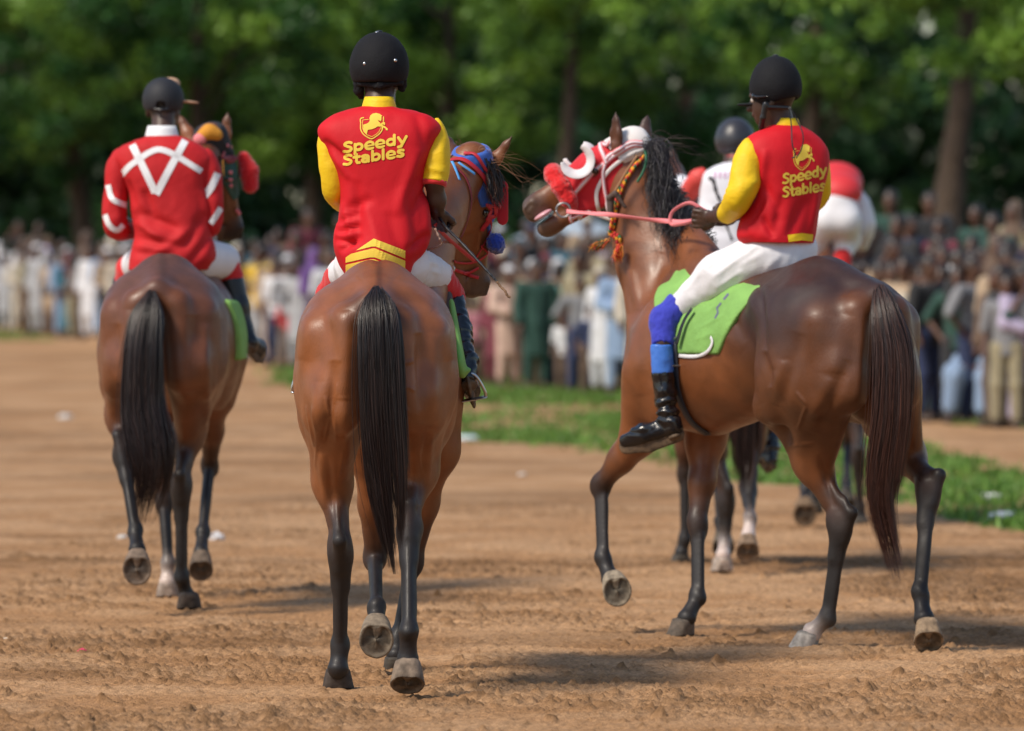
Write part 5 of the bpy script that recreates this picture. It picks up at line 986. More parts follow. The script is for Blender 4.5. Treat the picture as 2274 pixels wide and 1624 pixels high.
band2("noseband", [(440, 980), (465, 1080), (480, 1180), (520, 1270), (630, 1305)], .018, br3); strap(br3, "hood_edge", hb3, Z3([(1240, 445), (1130, 480), (1000, 560), (880, 660), (800, 770), (755, 880), (755, 980), (775, 1080)]), .018, M_whood, .006, n=50, Yd=Yh); strap(br3, "lower_edge", hb3, Z3([(560, 1150), (640, 1200), (720, 1200), (800, 1160)]), .018, M_whood, .006, Yd=Yh)
s = Shape()
for g in (-1, 1): s.chain([q3(.375, .035, 0), q3(.375, .022, .04 * g), q3(.372, -.035, .072 * g), q3(.372, -.10, .07 * g), q3(.375, -.135, .055 * g)], [.036, .038, .038, .036, .026], k=.02)
V, Q, C = s.build(.005, 1); V = V + vnormals(V, Q) * (fbm(V * 110, 2, 3) * .004)[:, None]; mk("fleece_noseband", V, Q, M_fleece, br3)
cc_ = hit(hb3, *Z3([(550, 540)])[0], Yh)[0]; crel = cc_ - O3; gs = np.sign(crel @ R3)
for mir in (1, -1):
    refl = lambda v_: v_ if mir == 1 else v_ - 2 * (v_ @ R3) * R3
    ex = nrm(A(1, 0, 0) - (A(1, 0, 0) @ R3) * R3); ez = nrm(A(0, 0, -1) - (A(0, 0, -1) @ R3) * R3); pts = []; N_ = []
    for a in np.radians(np.linspace(-72, 172, 44)):
        d = ex * math.cos(a) + ez * math.sin(a); pts.append(O3 + refl(crel + d * .062 + R3 * gs * .082)); N_.append(refl(d * .62 - R3 * gs * .78))
    v, f = ribbon(np.array(pts), np.array(N_), .05 * np.clip(np.sin(np.linspace(.25, 2.9, 44)) * 1.6, .3, 1), .007); mk("eye_cup", v, f, M_cup, hood3)
ring(br3, "bit_ring", P(1251, 467, 24.93), A(.1, 1, 0), .031, .005, mat("dull_steel"))
air_strap(br3, "rein", [P(1258, 470, 24.9), P(1300, 473, 24.86), P(1362, 478, 24.78), P(1440, 488, 24.7), P(1500, 492, 24.6), P(1548, 489, 24.52)], .021, M_pink, tw=.9); air_strap(br3, "rein", [P(1548, 489, 24.5), P(1515, 498, 24.5), P(1490, 497, 24.52), P(1494, 470, 24.52), P(1530, 451, 24.5), P(1562, 466, 24.5), P(1590, 480, 24.5)], .016, M_pink, tw=.5)
s = Shape(); 
nk = tag(mk("necklace", *tube(cr([P(1165.9 + .2119 * x, 238.7 + .2119 * y, 24.86 - .0001 * 0) for x, y in [(1180, 505), (1060, 680), (980, 820), (930, 900)]], 30), .006, 8), mat("tan_cord", (.28, .14, .06), rough=.7), horse3))
BC = [(.8, .35, .02), (.55, .03, .03), (.03, .16, .07), (.8, .35, .02), (.6, .05, .03)]; acc = Acc(); acc2 = Acc()
pth = Z3([(1250, 490), (1170, 600), (1100, 690), (1040, 790), (1000, 900), (975, 1000), (955, 1080), (945, 1200), (925, 1300), (880, 1390)]); pp, nn = strap_pts(hb3, pth, 64, .012, 24.86)
th_ = np.linspace(0, 6.283, 7)[:-1]
for k in range(64):
    for sgn in (-1, 1):
        c = pp[k] + A(.0065 * sgn, -.004, .004 * sgn); v = []; 
        for la in (-1, -.5, .5, 1):
            for a in th_: v.append(c + A(math.cos(a) * math.cos(la * 1.5) * .0095, math.sin(a) * math.cos(la * 1.5) * .0095, math.sin(la * 1.5) * .0095))
        acc.add(np.array(v), [(i * 6 + j, i * 6 + (j + 1) % 6, i * 6 + 6 + (j + 1) % 6, i * 6 + 6 + j) for i in range(3) for j in range(6)], BC[(k // 2 + (sgn > 0) * 2) % 5])
acc.mk("braid", mat("braid", vcol=True, rough=.8), nk, cols=True)
for nm_, c0, c1, colr in (("tassel", P(1347, 534, 24.84), P(1318, 552, 24.82), [(.75, .3, .02), (.03, .15, .07), (.75, .12, .06)]), ("tassel", P(1375, 545, 24.84), P(1370, 578, 24.84), [(.7, .06, .03), (.8, .3, .03)])):
    strands(nm_, nk, M_hair, [c0, c0 + A(.002, 0, 0)], [[(c1 - c0) * .3, (c1 - c0) * .7, (c1 - c0)]] * 2, 160, colr, 2, r=.0022, jit=.006, curl=.006)
v, f = tube(cr([P(1432, 335, 24.88), P(1435, 357, 24.85), P(1428, 382, 24.84), P(1415, 405, 24.84)], 30), .006, 8); mk("green_cord", v, f, mat("green_cord", (.02, .12, .06), rough=.8), nk); s = Shape(); s.chain([P(1352, 440, 24.84), P(1366, 430, 24.82), P(1388, 460, 24.82)], [.012, .012, .008], k=.01); s.cone(P(1356, 440, 24.85), P(1355, 478, 24.85), .018, .014, k=.01); V, Q, C = s.build(.004, 1); mk("leather_charm", V, Q, mat("old_leather", (.08, .05, .04), rough=.7), nk)
s = Shape(); s.ell(P(1206, 477, 25.0), (.045, .03, .012), [nrm(L3), R3, N3], k=.01); V, Q, C = s.build(.004, 1); mk("tongue", V, Q, mat("tongue", (.62, .32, .36), rough=.3), horse3)
cr3 = [P(1432, 322, 25.0), P(1452, 350, 24.98), P(1478, 395, 24.96), P(1510, 440, 24.95), P(1548, 495, 24.9), P(1575, 535, 24.85)]
strands("mane", horse3, M_hair, cr3, [[A(.05, -.09, .01), A(.07, -.12, -.08), A(.09, -.13, -.16)], [A(.02, -.09, .0), A(.03, -.13, -.10), A(.07, -.13, -.2)], [A(-.02, -.10, .0), A(-.03, -.15, -.10), A(.02, -.15, -.22)], [A(-.04, -.11, .0), A(-.06, -.16, -.10), A(-.01, -.16, -.22)], [A(-.05, -.12, -.02), A(-.08, -.17, -.09), A(-.04, -.17, -.18)], [A(-.05, -.11, -.02), A(-.08, -.15, -.07), A(-.06, -.15, -.13)]], 1900, [(.014, .012, .016), (.03, .024, .028), (.05, .042, .048), (.012, .010, .013)], 7, r=.0014, jit=.02, curl=.018)
strands("stray_hair", horse3, M_hair, [P(1440, 318, 25), P(1470, 350, 25)], [[A(.05, 0, .03), A(.12, 0, .01), A(.2, 0, -.03)]] * 2, 14, [(.05, .03, .025)], 4, r=.0014, jit=.02, Lv=(.5, 1.3))
# left horse
Z1 = lambda L_: [(388.6 + .1881 * x, 222 + .1881 * y) for x, y in L_]
s = Shape(); head_shape(s, O1, L1, N1, R1, None, None, sc=1, only='hood', off=.010); s.plane(O1 + L1 * .36, L1, .006); s.plane(O1 - N1 * .14, -N1 + L1 * .3, .006); s.plane(O1 + L1 * .08, -L1, .006); V, Q, C = s.build(.007, 1); hood1 = mk("hood", V, Q, mat("dark_green_hood", (.02, .085, .075), rough=.7), horse1)
s = Shape(); head_shape(s, O1, L1, N1, R1, None, None, sc=1, only='hood', off=.014); s.plane(O1 + L1 * .10, L1, .006); s.plane(O1 - L1 * .06, -L1, .006); V, Q, C = s.build(.007, 1); mk("crown_cap", V, Q, mat("black_cloth", (.012, .013, .018), rough=.75), horse1)
s = Shape(); s.chain([P(448, 304, 28.12), P(465, 294, 28.12), P(482, 300, 28.12)], [.03, .036, .03], k=.03); V, Q, C = s.build(.007, 1); mk("poll_pad", V, Q, mat("orange_cloth", (.62, .26, .02), rough=.8), horse1); s = Shape(); s.ell(P(444, 309, 28.1), (.035, .02, .03)); V, Q, C = s.build(.007, 1); mk("pink_tuft", V, Q, M_pink, horse1)
s = Shape(); s.chain([P(542, 352, 28.3), P(553, 380, 28.3), P(556, 412, 28.3)], [.035, .046, .04], k=.02); V, Q, C = s.build(.006, 1); V = V + vnormals(V, Q) * (fbm(V * 110, 2, 3) * .004)[:, None]; mk("fleece_noseband", V, Q, M_fleece, horse1)
hb1 = joined(kid(horse1, "body"), hood1); br1 = strap(horse1, "bridle", hb1, Z1([(520, 420), (600, 560), (720, 700), (780, 900), (800, 1050)]), .03, mat("black_cloth"), .012, Yd=28.1)
strap(br1, "maroon_strap", hb1, Z1([(560, 690), (640, 720), (740, 640)]), .02, mat("maroon_strap"), .02, Yd=28.1); strap(br1, "yellow_strap", hb1, Z1([(720, 690), (760, 760), (810, 880)]), .012, mat("orange_cloth"), .02, Yd=28.1)
for x, y in ((660, 945), (665, 1015), (620, 540), (660, 560), (800, 1050), (800, 1100), (740, 1310), (760, 1340), (660, 860)):
    X, Yp = Z1([(x, y)])[0]; s = Shape(); r_ = hit(hb1, X, Yp, 28.1); s.ell(r_[0] + A(0, -.025, 0), (.011, .011, .011)); v, q, _ = s.build(.005, 1); mk("bead", v, q, M_pink, br1)
cl1, _ = saddle_cloth(horse1, T1, f1, r1, 1.16, 1.34, 1.12, M_green, -.1, off=.03, ztop=1.40)
s = Shape(); s.cone(P(503, 668, 27.75), P(521, 795, 27.6), .02, .03, k=.02, su=.4, hint=A(0, 1, 0)); V, Q, C = s.build(.006, 1); mk("cloth_flap", V, Q, M_green, cl1)
# ------------------------------------------------------------------ two horses and riders farther along the track
def gz(x, y): return float(base_z(np.array([x]), np.array([y]))[0])
def simple_head(s, O, L, N, c, sc=1.):
    L_, N_, R_ = head_axes(L, N); head_shape(s, O, L_, N_, R_, c, MUZ, sc=sc); return L_, N_, R_
B4 = P(1658, 0, 29.6) * A(1, 1, 0); B4[1] = 29.6; th4 = math.radians(11); s = Shape(); D4 = (.12, .045, .022); T4, f4, r4 = torso(s, B4, th4, D4, (.08, .033, .02), W=.98, H=1.6)
hind_leg(s, T4, f4, r4, -1, P(1613, 1110, 30.0), P(1610, 1202, 30.0), P(1606, 1232, 29.95), D4, BLK, white=(.62, .5, .45)); hind_leg(s, T4, f4, r4, 1, P(1662, 1085, 29.8), P(1666, 1152, 29.55), P(1662, 1190, 29.5), D4, BLK, white=(.62, .5, .45))
fore_leg(s, T4, f4, r4, -1, P(1522, 930, 31.0), P(1521, 1050, 31.1), P(1521, 1196, 31.1), P(1514, 1226, 31.1), D4, BLK); fore_leg(s, T4, f4, r4, 1, P(1592, 940, 31.1), P(1594, 1060, 31.3), P(1600, 1160, 31.0), P(1604, 1185, 30.95), D4, BLK)
O4 = P(1478, 372, 31.5); s.cone(T4(0, 1.35, 1.28), P(1515, 480, 31.2), .22, .15, k=.08, col=D4, su=.7); s.cone(P(1515, 480, 31.2), O4 + A(.03, -.02, -.07), .15, .11, k=.06, col=D4, su=.7); simple_head(s, O4, A(-.5, .55, -.6), A(-.3, .6, .6), D4); ear(s, P(1470, 366, 31.5), P(1464, 330, 31.5), D4, A(0, 1, 0)); ear(s, P(1490, 366, 31.5), P(1494, 330, 31.5), D4, A(0, 1, 0))
horse4 = empty("horse", tuple(B4), "dark bay horse with white hind pasterns, mostly hidden behind the right horse", "horse", "horses farther along the track"); V, Q, C = s.build(.012, 1, tau=.02); mk("body", V, Q, M_coat, horse4, C)
hoof(horse4, P(1605, 1240, 29.95), A(0, 0, -1), f4, (.4, .33, .28)); hoof(horse4, P(1660, 1200, 29.47), A(0, -.8, -.6), A(0, .6, -.8), (.2, .13, .08)); hoof(horse4, P(1512, 1234, 31.1), A(0, 0, -1), f4, (.06, .05, .04)); hoof(horse4, P(1606, 1192, 30.9), A(0, -.8, -.6), A(0, .6, -.8), (.1, .08, .06))
hair("tail", [(P(1658, 650, 29.5), .02, .03), (P(1658, 720, 29.4), .07, .04), (P(1655, 880, 29.4), .075, .04), (P(1652, 1000, 29.4), .07, .035), (P(1654, 1095, 29.4), .03, .02)], 420, horse4, M_hair, TAILC, r=.004, seed=8, seg=14)
B5 = P(1862, 0, 35.5) * A(1, 1, 0); B5[1] = 35.5; th5 = math.radians(4); s = Shape(); D5 = (.14, .055, .028); T5, f5, r5 = torso(s, B5, th5, D5, (.1, .045, .028), W=1., H=1.6)
hind_leg(s, T5, f5, r5, -1, P(1795, 1000, 35.9), P(1788, 1085, 35.6), P(1787, 1112, 35.5), D5, BLK); hind_leg(s, T5, f5, r5, 1, P(1906, 1010, 35.7), P(1910, 1125, 35.8), P(1911, 1145, 35.8), D5, BLK)
fore_leg(s, T5, f5, r5, -1, P(1812, 900, 36.9), P(1812, 990, 37.0), P(1812, 1090, 37.0), P(1810, 1110, 37.), D5, BLK); fore_leg(s, T5, f5, r5, 1, P(1880, 900, 36.9), P(1884, 985, 37.2), P(1880, 1070, 36.9), P(1880, 1090, 36.8), D5, BLK)
O5 = P(1850, 480, 37.6); s.cone(T5(0, 1.35, 1.28), O5 + A(.0, -.05, -.08), .2, .11, k=.08, col=D5, su=.7); simple_head(s, O5, A(-.1, .6, -.7), A(0, .7, .6), D5); ear(s, P(1843, 478, 37.6), P(1840, 450, 37.6), D5, A(0, 1, 0)); ear(s, P(1858, 478, 37.6), P(1861, 450, 37.6), D5, A(0, 1, 0))
horse5 = empty("horse", tuple(B5), "farthest bay horse, only its legs showing behind the right horse's rump", "horse", "horses farther along the track"); V, Q, C = s.build(.013, 1, tau=.02); mk("body", V, Q, M_coat, horse5, C)
hoof(horse5, P(1787, 1120, 35.45), A(0, -.9, -.45), A(0, .45, -.9), (.16, .10, .055), 1.2); hoof(horse5, P(1912, 1152, 35.75), A(0, 0, -1), f5, (.06, .05, .04)); hoof(horse5, P(1810, 1116, 37.), A(0, 0, -1), f5, (.06, .05, .04)); hoof(horse5, P(1880, 1096, 36.8), A(0, -.5, -.8), A(0, .8, -.5), (.06, .05, .04))
hair("tail", [(P(1864, 650, 35.4), .02, .03), (P(1866, 720, 35.3), .07, .04), (P(1862, 900, 35.3), .07, .04), (P(1862, 1010, 35.3), .03, .02)], 260, horse5, M_hair, TAILC, r=.005, seed=8, seg=12)
M_wj = mat("white_silk", (.74, .74, .80), rough=.6, bump=(200, .3, .002)); M_coral = mat("coral_sleeve", (.68, .07, .06), rough=.6)
Y = 30.55; p4 = empty("person", tuple(P(1640, 590, 30.7)), "rider in white silks with coral sleeves, behind the right horse's neck", "person", "riders farther along the track")
s = Shape(); hq4 = human_head(s, P(1634, 325, Y + .08), A(-.25, .95, 0)); s.cone(P(1634, 335, Y + .05), P(1632, 375, Y), .058, .064, k=.03, col=SKIN); s.chain([P(1632, 410, Y), P(1628, 550, Y)], [.11, .11], k=.05, col=SKIN, su=1, sv=.7, hint=A(0, 1, 0))
s.chain([P(1558, 400, Y), P(1530, 430, Y + .1), P(1505, 415, Y + .5)], [.035, .03, .027], k=.02, col=SKIN); fist(s, P(1500, 410, Y + .55), A(-.3, .9, .1), A(-1, 0, .2), A(0, .2, 1)); s.chain([P(1700, 400, Y), P(1712, 480, Y + .05), P(1680, 500, Y + .5)], [.035, .03, .027], k=.02, col=SKIN)
for g, hx, kx, fx in ((-1, 1605, 1560, 1552), (1, 1665, 1715, 1712)): s.chain([P(hx, 575, Y + .1), P(kx, 640, Y + .45), P(fx, 950, Y + .2)], [.06, .04, .028], k=.03, col=SKIN)
V, Q, C = s.build(.01, 1); mk("body", V, Q, M_skin, p4, C); human_eyes(p4, hq4, A(-.25, .95, 0))
jr4, jb4 = jersey("silks", p4, rows([(358, 1612, 1652, .055, 2), (364, 1596, 1672, .075, 2), (376, 1572, 1698, .1, 2.3), (395, 1556, 1712, .12, 2.5), (440, 1554, 1708, .125, 2.4), (480, 1548, 1702, .13, 2.3), (520, 1542, 1700, .135, 2.2), (565, 1544, 1698, .13, 2.2)], Y), M_wj, [((1560, 450), (1640, 480), 12, .008), ((1548, 500), (1620, 520), 10, .008), ((1690, 430), (1650, 540), 12, .007)], (.005, 5), 33, 60, 64)
sleeve("sleeve", jr4, [P(1568, 382, Y), P(1552, 396, Y), P(1540, 415, Y + .05), P(1530, 428, Y + .1)], [.03, .052, .056, .05], M_coral, (), (.004, 10), 3); sleeve("sleeve", jr4, [P(1700, 385, Y), P(1712, 420, Y), P(1716, 470, Y + .05), P(1700, 490, Y + .2)], [.03, .055, .052, .045], M_coral, (), (.004, 10), 4)
sleeve("undersleeve", jr4, [P(1532, 428, Y + .1), P(1518, 412, Y + .2), P(1508, 404, Y + .4)], [.05, .052, .036], M_wj, (), (.004, 10), 3); collar(jr4, P(1634, 362, Y + .02), .07, .068, .04, M_rstrap)
print_decal("faded_print", [('s', [(1588 + i * 11, 383 + .5 * i), (1588 + i * 11, 394 + .5 * i)], 5) for i in range(10)], jb4, mat("mauve_print", (.45, .22, .38), rough=.8), jr4, Yd=Y, cell=1.2)
helmet(p4, P(1632, 306, Y + .07), (.103, .12, .108), P(0, 342, Y)[2], mat("dark_grey_helmet", (.03, .03, .038), rough=.4), f=A(-.25, .95, 0), button=False)
s = Shape(); s.ell(P(1630, 568, Y + .08), (.16, .13, .1), k=.05)
for g, hx, kx in ((-1, 1605, 1560), (1, 1665, 1715)): s.cone(P(hx, 575, Y + .1), P(kx, 640, Y + .45), .1, .07, k=.04)
V, Q, C = s.build(.012, 1); mk("breeches", V, Q, M_white, p4)
boot(p4, P(1716, 700, Y + .4), P(1714, 990, Y + .2), P(1690, 1025, Y + .4), P(1712, 1030, Y + .16), M_patent, h=.01, down=A(.1, -.45, -.85), wr=.004); boot(p4, P(1556, 700, Y + .4), P(1552, 930, Y + .2), P(1530, 965, Y + .4), P(1555, 970, Y + .16), M_patent, h=.01, down=A(.1, -.45, -.85))
w4 = empty("riding_whip", tuple(P(1600, 450, 30.3)), "knobbly black riding whip sticking up in front of the white silks", "whip"); v, f = tube(cr([P(1574, 394, 30.3), P(1584, 402, 30.3), P(1590, 425, 30.3), P(1600, 450, 30.3), P(1608, 485, 30.3), P(1626, 535, 30.3)], 40), .011 - .004 * np.linspace(0, 1, 40) + .0018 * np.sin(np.arange(40)), 8); mk("shaft", v, f, mat("taped_whip"), w4)
Y = 36.4; p5 = empty("person", tuple(P(1865, 590, 36.4)), "rider crouching in white breeches and red top, farthest along the track", "person", "riders farther along the track")
s = Shape(); hq5 = human_head(s, P(1850, 420, Y + .75), A(-.1, .9, -.3)); s.chain([P(1860, 455, Y + .08), P(1858, 425, Y + .35), P(1850, 420, Y + .65)], [.07, .09, .06], k=.05, col=SKIN)
for g in (-1, 1): s.chain([P(1860 + 16 * g, 480, Y + .04), P(1806 + 40 * (g + 1), 532, Y + .2), P(1792 + 39 * (g + 1), 575, Y + .08), P(1788 + 44 * (g + 1), 690, Y + .15)], [.06, .045, .035, .03], k=.03, col=SKIN); s.chain([P(1858 + 42 * g, 440, Y + .45), P(1858 + 58 * g, 480, Y + .4), P(1855 + 30 * g, 510, Y + .75)], [.035, .03, .028], k=.02, col=SKIN); fist(s, P(1855 + 26 * g, 512, Y + .82), A(0, 1, 0), A(1, 0, 0), A(0, 0, 1))
V, Q, C = s.build(.012, 1); mk("body", V, Q, M_skin, p5, C); human_eyes(p5, hq5, A(-.1, .9, -.3)); helmet(p5, P(1850, 408, Y + .78), (.105, .12, .11), P(0, 432, Y)[2], M_hel, button=False)
s = Shape(); s.chain([P(1864, 425, Y + .06), P(1856, 405, Y + .3), P(1845, 402, Y + .6)], [.135, .15, .1], k=.05, su=1.08, sv=.8, hint=A(0, 0, 1))
V, Q, C = s.build(.012, 1); t5 = mk("top", V, Q, mat("soft_red_silk", (.62, .03, .035), rough=.6), p5)
for g in (-1, 1): sleeve("sleeve", t5, [P(1862 + 30 * g, 425, Y + .3), P(1864 + 46 * g, 455, Y + .3), P(1864 + 61 * g, 502, Y + .3), P(1862 + 52 * g, 545, Y + .45)], [.05, .062, .055, .045], M_wj, (), (.006, 10), 3)
s = Shape(); s.ell(P(1858, 456, Y + .05), (.13, .13, .15), k=.04)
KN = {-1: (P(1838, 488, Y + .02), P(1806, 535, Y + .2), P(1792, 570, Y + .08)), 1: (P(1878, 488, Y + .0), P(1882, 530, Y + .22), P(1871, 570, Y + .08))}
for g in (-1, 1): s.chain(KN[g], [.105, .082, .056], k=.045)
V, Q, C = s.build(.012, 1); mk("breeches", V, Q, M_white, p5)
for g in (-1, 1):
    s = Shape(); s.cone(KN[g][2], P(1792 + 39 * (g + 1), 612, Y + .08), .06, .055, k=.02); V, Q, C = s.build(.012, 1); mk("knee_sock", V, Q, M_redc, p5)
    boot(p5, P(1792 + 39 * (g + 1), 605, Y + .08), P(1788 + 44 * (g + 1), 690, Y + .15), P(1786 + 46 * (g + 1), 715, Y + .35), P(1788 + 44 * (g + 1), 715, Y + .12), M_patent, h=.012)
# ------------------------------------------------------------------ spectators
def fig(kind):
    """one spectator figure facing -Y, feet at the origin: list of (part name, V, Q, colours)"""
    z = A(0, 0, 1); s = Shape(); pt = {}; G = .02
    sit = kind == 'seated'; hz = .48 if sit else .92; sh = hz + .52; f = A(0, -1, 0)
    hp = [A(-.1, 0, hz), A(.1, 0, hz)]
    if sit: knees = [A(-.16, -.42, .5), A(.15, -.44, .48)]; feet = [A(-.2, -.4, .08), A(.12, -.46, .08)]
    else: knees = [A(-.11, -.03, .5), A(.11, -.03, .5)]; feet = [A(-.12, .0, .08), A(.12, .0, .08)]
    s.chain([A(0, 0, hz + .02), A(0, 0, hz + .25), A(0, .01, sh - .1)], [.12, .11, .12], k=.05, col=SKIN, su=1, sv=.75, hint=A(0, 1, 0)); s.cone(A(0, 0, sh - .03), A(0, -.01, sh + .1), .055, .052, k=.03, col=SKIN); human_head(s, A(0, -.01, sh + .19), f, sc=1.12)
    for i in (0, 1):
        s.chain([hp[i], knees[i], feet[i]], [.08, .052, .036], k=.03, col=SKIN); s.cone(feet[i] - z * .03, feet[i] + A(0, -.15, -.04), .04, .032, k=.02, col=(.03, .02, .015))
    g = 1
    arms = dict(down=[[A(-.2, 0, sh - .04), A(-.25, .01, sh - .32), A(-.24, -.08, sh - .56)], [A(.2, 0, sh - .04), A(.25, .01, sh - .32), A(.25, -.06, sh - .56)]],
                front=[[A(-.2, 0, sh - .04), A(-.25, -.03, sh - .3), A(-.05, -.2, sh - .38)], [A(.2, 0, sh - .04), A(.25, -.03, sh - .3), A(.05, -.21, sh - .36)]],
                hips=[[A(-.2, 0, sh - .04), A(-.36, .04, sh - .28), A(-.18, -.04, sh - .5)], [A(.2, 0, sh - .04), A(.25, .01, sh - .32), A(.25, -.06, sh - .56)]],
                raise_=[[A(-.2, 0, sh - .04), A(-.32, -.1, sh - .12), A(-.22, -.24, sh + .12)], [A(.2, 0, sh - .04), A(.27, -.04, sh - .3), A(.12, -.22, sh - .3)]],
                lap=[[A(-.2, 0, sh - .04), A(-.25, -.05, sh - .3), A(-.1, -.32, sh - .42)], [A(.2, 0, sh - .04), A(.25, -.05, sh - .3), A(.08, -.33, sh - .42)]])[ARM[kind]]
    for a in arms: s.chain(a, [.05, .04, .03], k=.03, col=SKIN); s.ell(a[2] + nrm(a[2] - a[1]) * .06, (.035, .035, .045), k=.02, col=SKIN)
    V, Q, C = s.build(G, 1); pt['body'] = (V, Q, C)
    t = Shape(); arm_r = .075 if 'robe' in kind or sit else .062
    if kind in ('robe', 'robe_front', 'robe_wide', 'seated'):
        if sit: t.chain([A(0, 0, hz + .02), A(0, 0, sh - .1)], [.17, .15], k=.05, su=1.1, sv=.8, hint=A(0, 1, 0)); [t.chain([hp[i], knees[i], feet[i] + z * .1], [.13, .11, .085], k=.05) for i in (0, 1)]
        else:
            wd = .2 if kind == 'robe_wide' else .145
            t.cone(A(0, 0, sh - .12), A(0, 0, .9), .14, .145, k=.05, su=1.1, sv=.8, hint=A(0, 1, 0)); t.cone(A(0, 0, .9), A(0, 0, .25), .145, wd + .02, k=.05, su=1.1, sv=.8, hint=A(0, 1, 0)); t.plane(A(0, 0, .2 if kind == 'robe_wide' else .45), -z, .01)
        nm = 'robe'
        if not sit and kind != 'robe_wide':
            u = Shape(); [u.chain([hp[i], knees[i], feet[i] + z * .08], [.09, .075, .06], k=.03) for i in (0, 1)]; V, Q, _ = u.build(G, 1); pt['trousers'] = (V, Q, None)
    else:
        t.chain([A(0, 0, hz - .05), A(0, 0, sh - .12)], [.145, .145], k=.05, su=1.1, sv=.78, hint=A(0, 1, 0)); t.plane(A(0, 0, hz - .1), -z, .01); nm = 'shirt'
        u = Shape(); u.ell(A(0, 0, hz), (.15, .115, .1), k=.05); [u.chain([hp[i], knees[i], feet[i] + z * .06], [.1, .082, .07], k=.04) for i in (0, 1)]; V, Q, _ = u.build(G, 1); pt['trousers'] = (V, Q, None)
    t.cone(A(-.17, 0, sh - .07), A(.17, 0, sh - .07), .07, .07, k=.05)
    for a in arms:
        e = a[1] if nm == 'shirt' and kind != 'shirt_long' else a[1] * .25 + a[2] * .75; t.chain([a[0], a[1], e] if e is not a[1] else [a[0], a[1]], [arm_r + .01, arm_r, arm_r] if e is not a[1] else [arm_r + .01, arm_r], k=.04)
    V, Q, _ = t.build(G, 1); V = V + vnormals(V, Q) * (fbm(V * A(9, 9, 2.5), 2, 3) * .012)[:, None]; pt[nm] = (V, Q, None)
    c = Shape(); hc = A(0, -.01, sh + .235)
    if kind == 'robe_wide': c.ell(A(0, .01, sh + .2), (.1, .12, .13)); c.cone(A(0, .03, sh + .1), A(0, .02, sh - .08), .1, .17, k=.06); c.ell(A(0, -.13, sh + .18), (.075, .09, .1), k=.02, op='s'); cn = 'headscarf'
    else: c.ell(hc, (.085, .105, .085)); c.plane(A(0, 0, sh + .235), nrm(A(0, .2, -1)), .01); cn = 'cap'
    V, Q, _ = c.build(G * .8, 1); pt[cn] = (V, Q, None); return pt
ARM = dict(robe='down', robe_front='front', robe_wide='front', shirt='down', shirt_hips='hips', shirt_raise='raise_', shirt_long='front', seated='lap')
CSK = mat('crowd_skin', vcol=True, rough=.45); FIG = {}
for k in ARM:
    FIG[k] = {}
    for nm, (V, Q, C) in fig(k).items():
        C = None if C is None else np.clip(C * 1.9, 0, .3); o = mk(nm, V, Q, CSK if nm == 'body' else mat("cloth_plain", (.5, .5, .5), rough=.8), cols=C); FIG[k][nm] = o.data; bpy.data.objects.remove(o)
CLO = {'white': (.60, .60, .62), 'cream': (.52, .46, .37), 'pale grey': (.34, .345, .36), 'pale blue': (.22, .31, .46), 'peach': (.58, .40, .32), 'tan': (.40, .29, .19), 'brown': (.12, .075, .05), 'dark green': (.018, .06, .045), 'green': (.02, .22, .10), 'mint green': (.20, .50, .42), 'yellow': (.66, .42, .03), 'navy blue': (.02, .03, .08), 'teal': (.03, .12, .17), 'maroon': (.14, .02, .035), 'purple': (.13, .06, .22), 'grey': (.2, .2, .21), 'black': (.02, .02, .022), 'red': (.5, .03, .04), 'khaki': (.28, .24, .15), 'pink': (.55, .22, .26), 'lilac': (.42, .36, .5)}
def cmat(c): return mat("cloth_" + c.replace(' ', '_'), CLO[c], rough=.85, sheen=.2, var=.1, varscale=7)
ORD = ["first", "second", "third", "fourth", "fifth", "sixth", "seventh", "eighth", "ninth", "tenth"] + [str(i) + ("st" if i % 10 == 1 and i != 11 else "nd" if i % 10 == 2 and i != 12 else "rd" if i % 10 == 3 and i != 13 else "th") for i in range(11, 199)]
people = []
def add_person(x, y, kind, col, cap=None, tr='grey', sc=1., rz=0., row=0, lift=0.): people.append(dict(x=x, y=y, kind=kind, col=col, cap=cap, tr=tr, sc=sc, rz=rz, row=row, lift=lift))
def line_y(px):
    y = 75.
    for _ in range(25): y = float(crowd_y((px - 1137) / F * y))
    return y
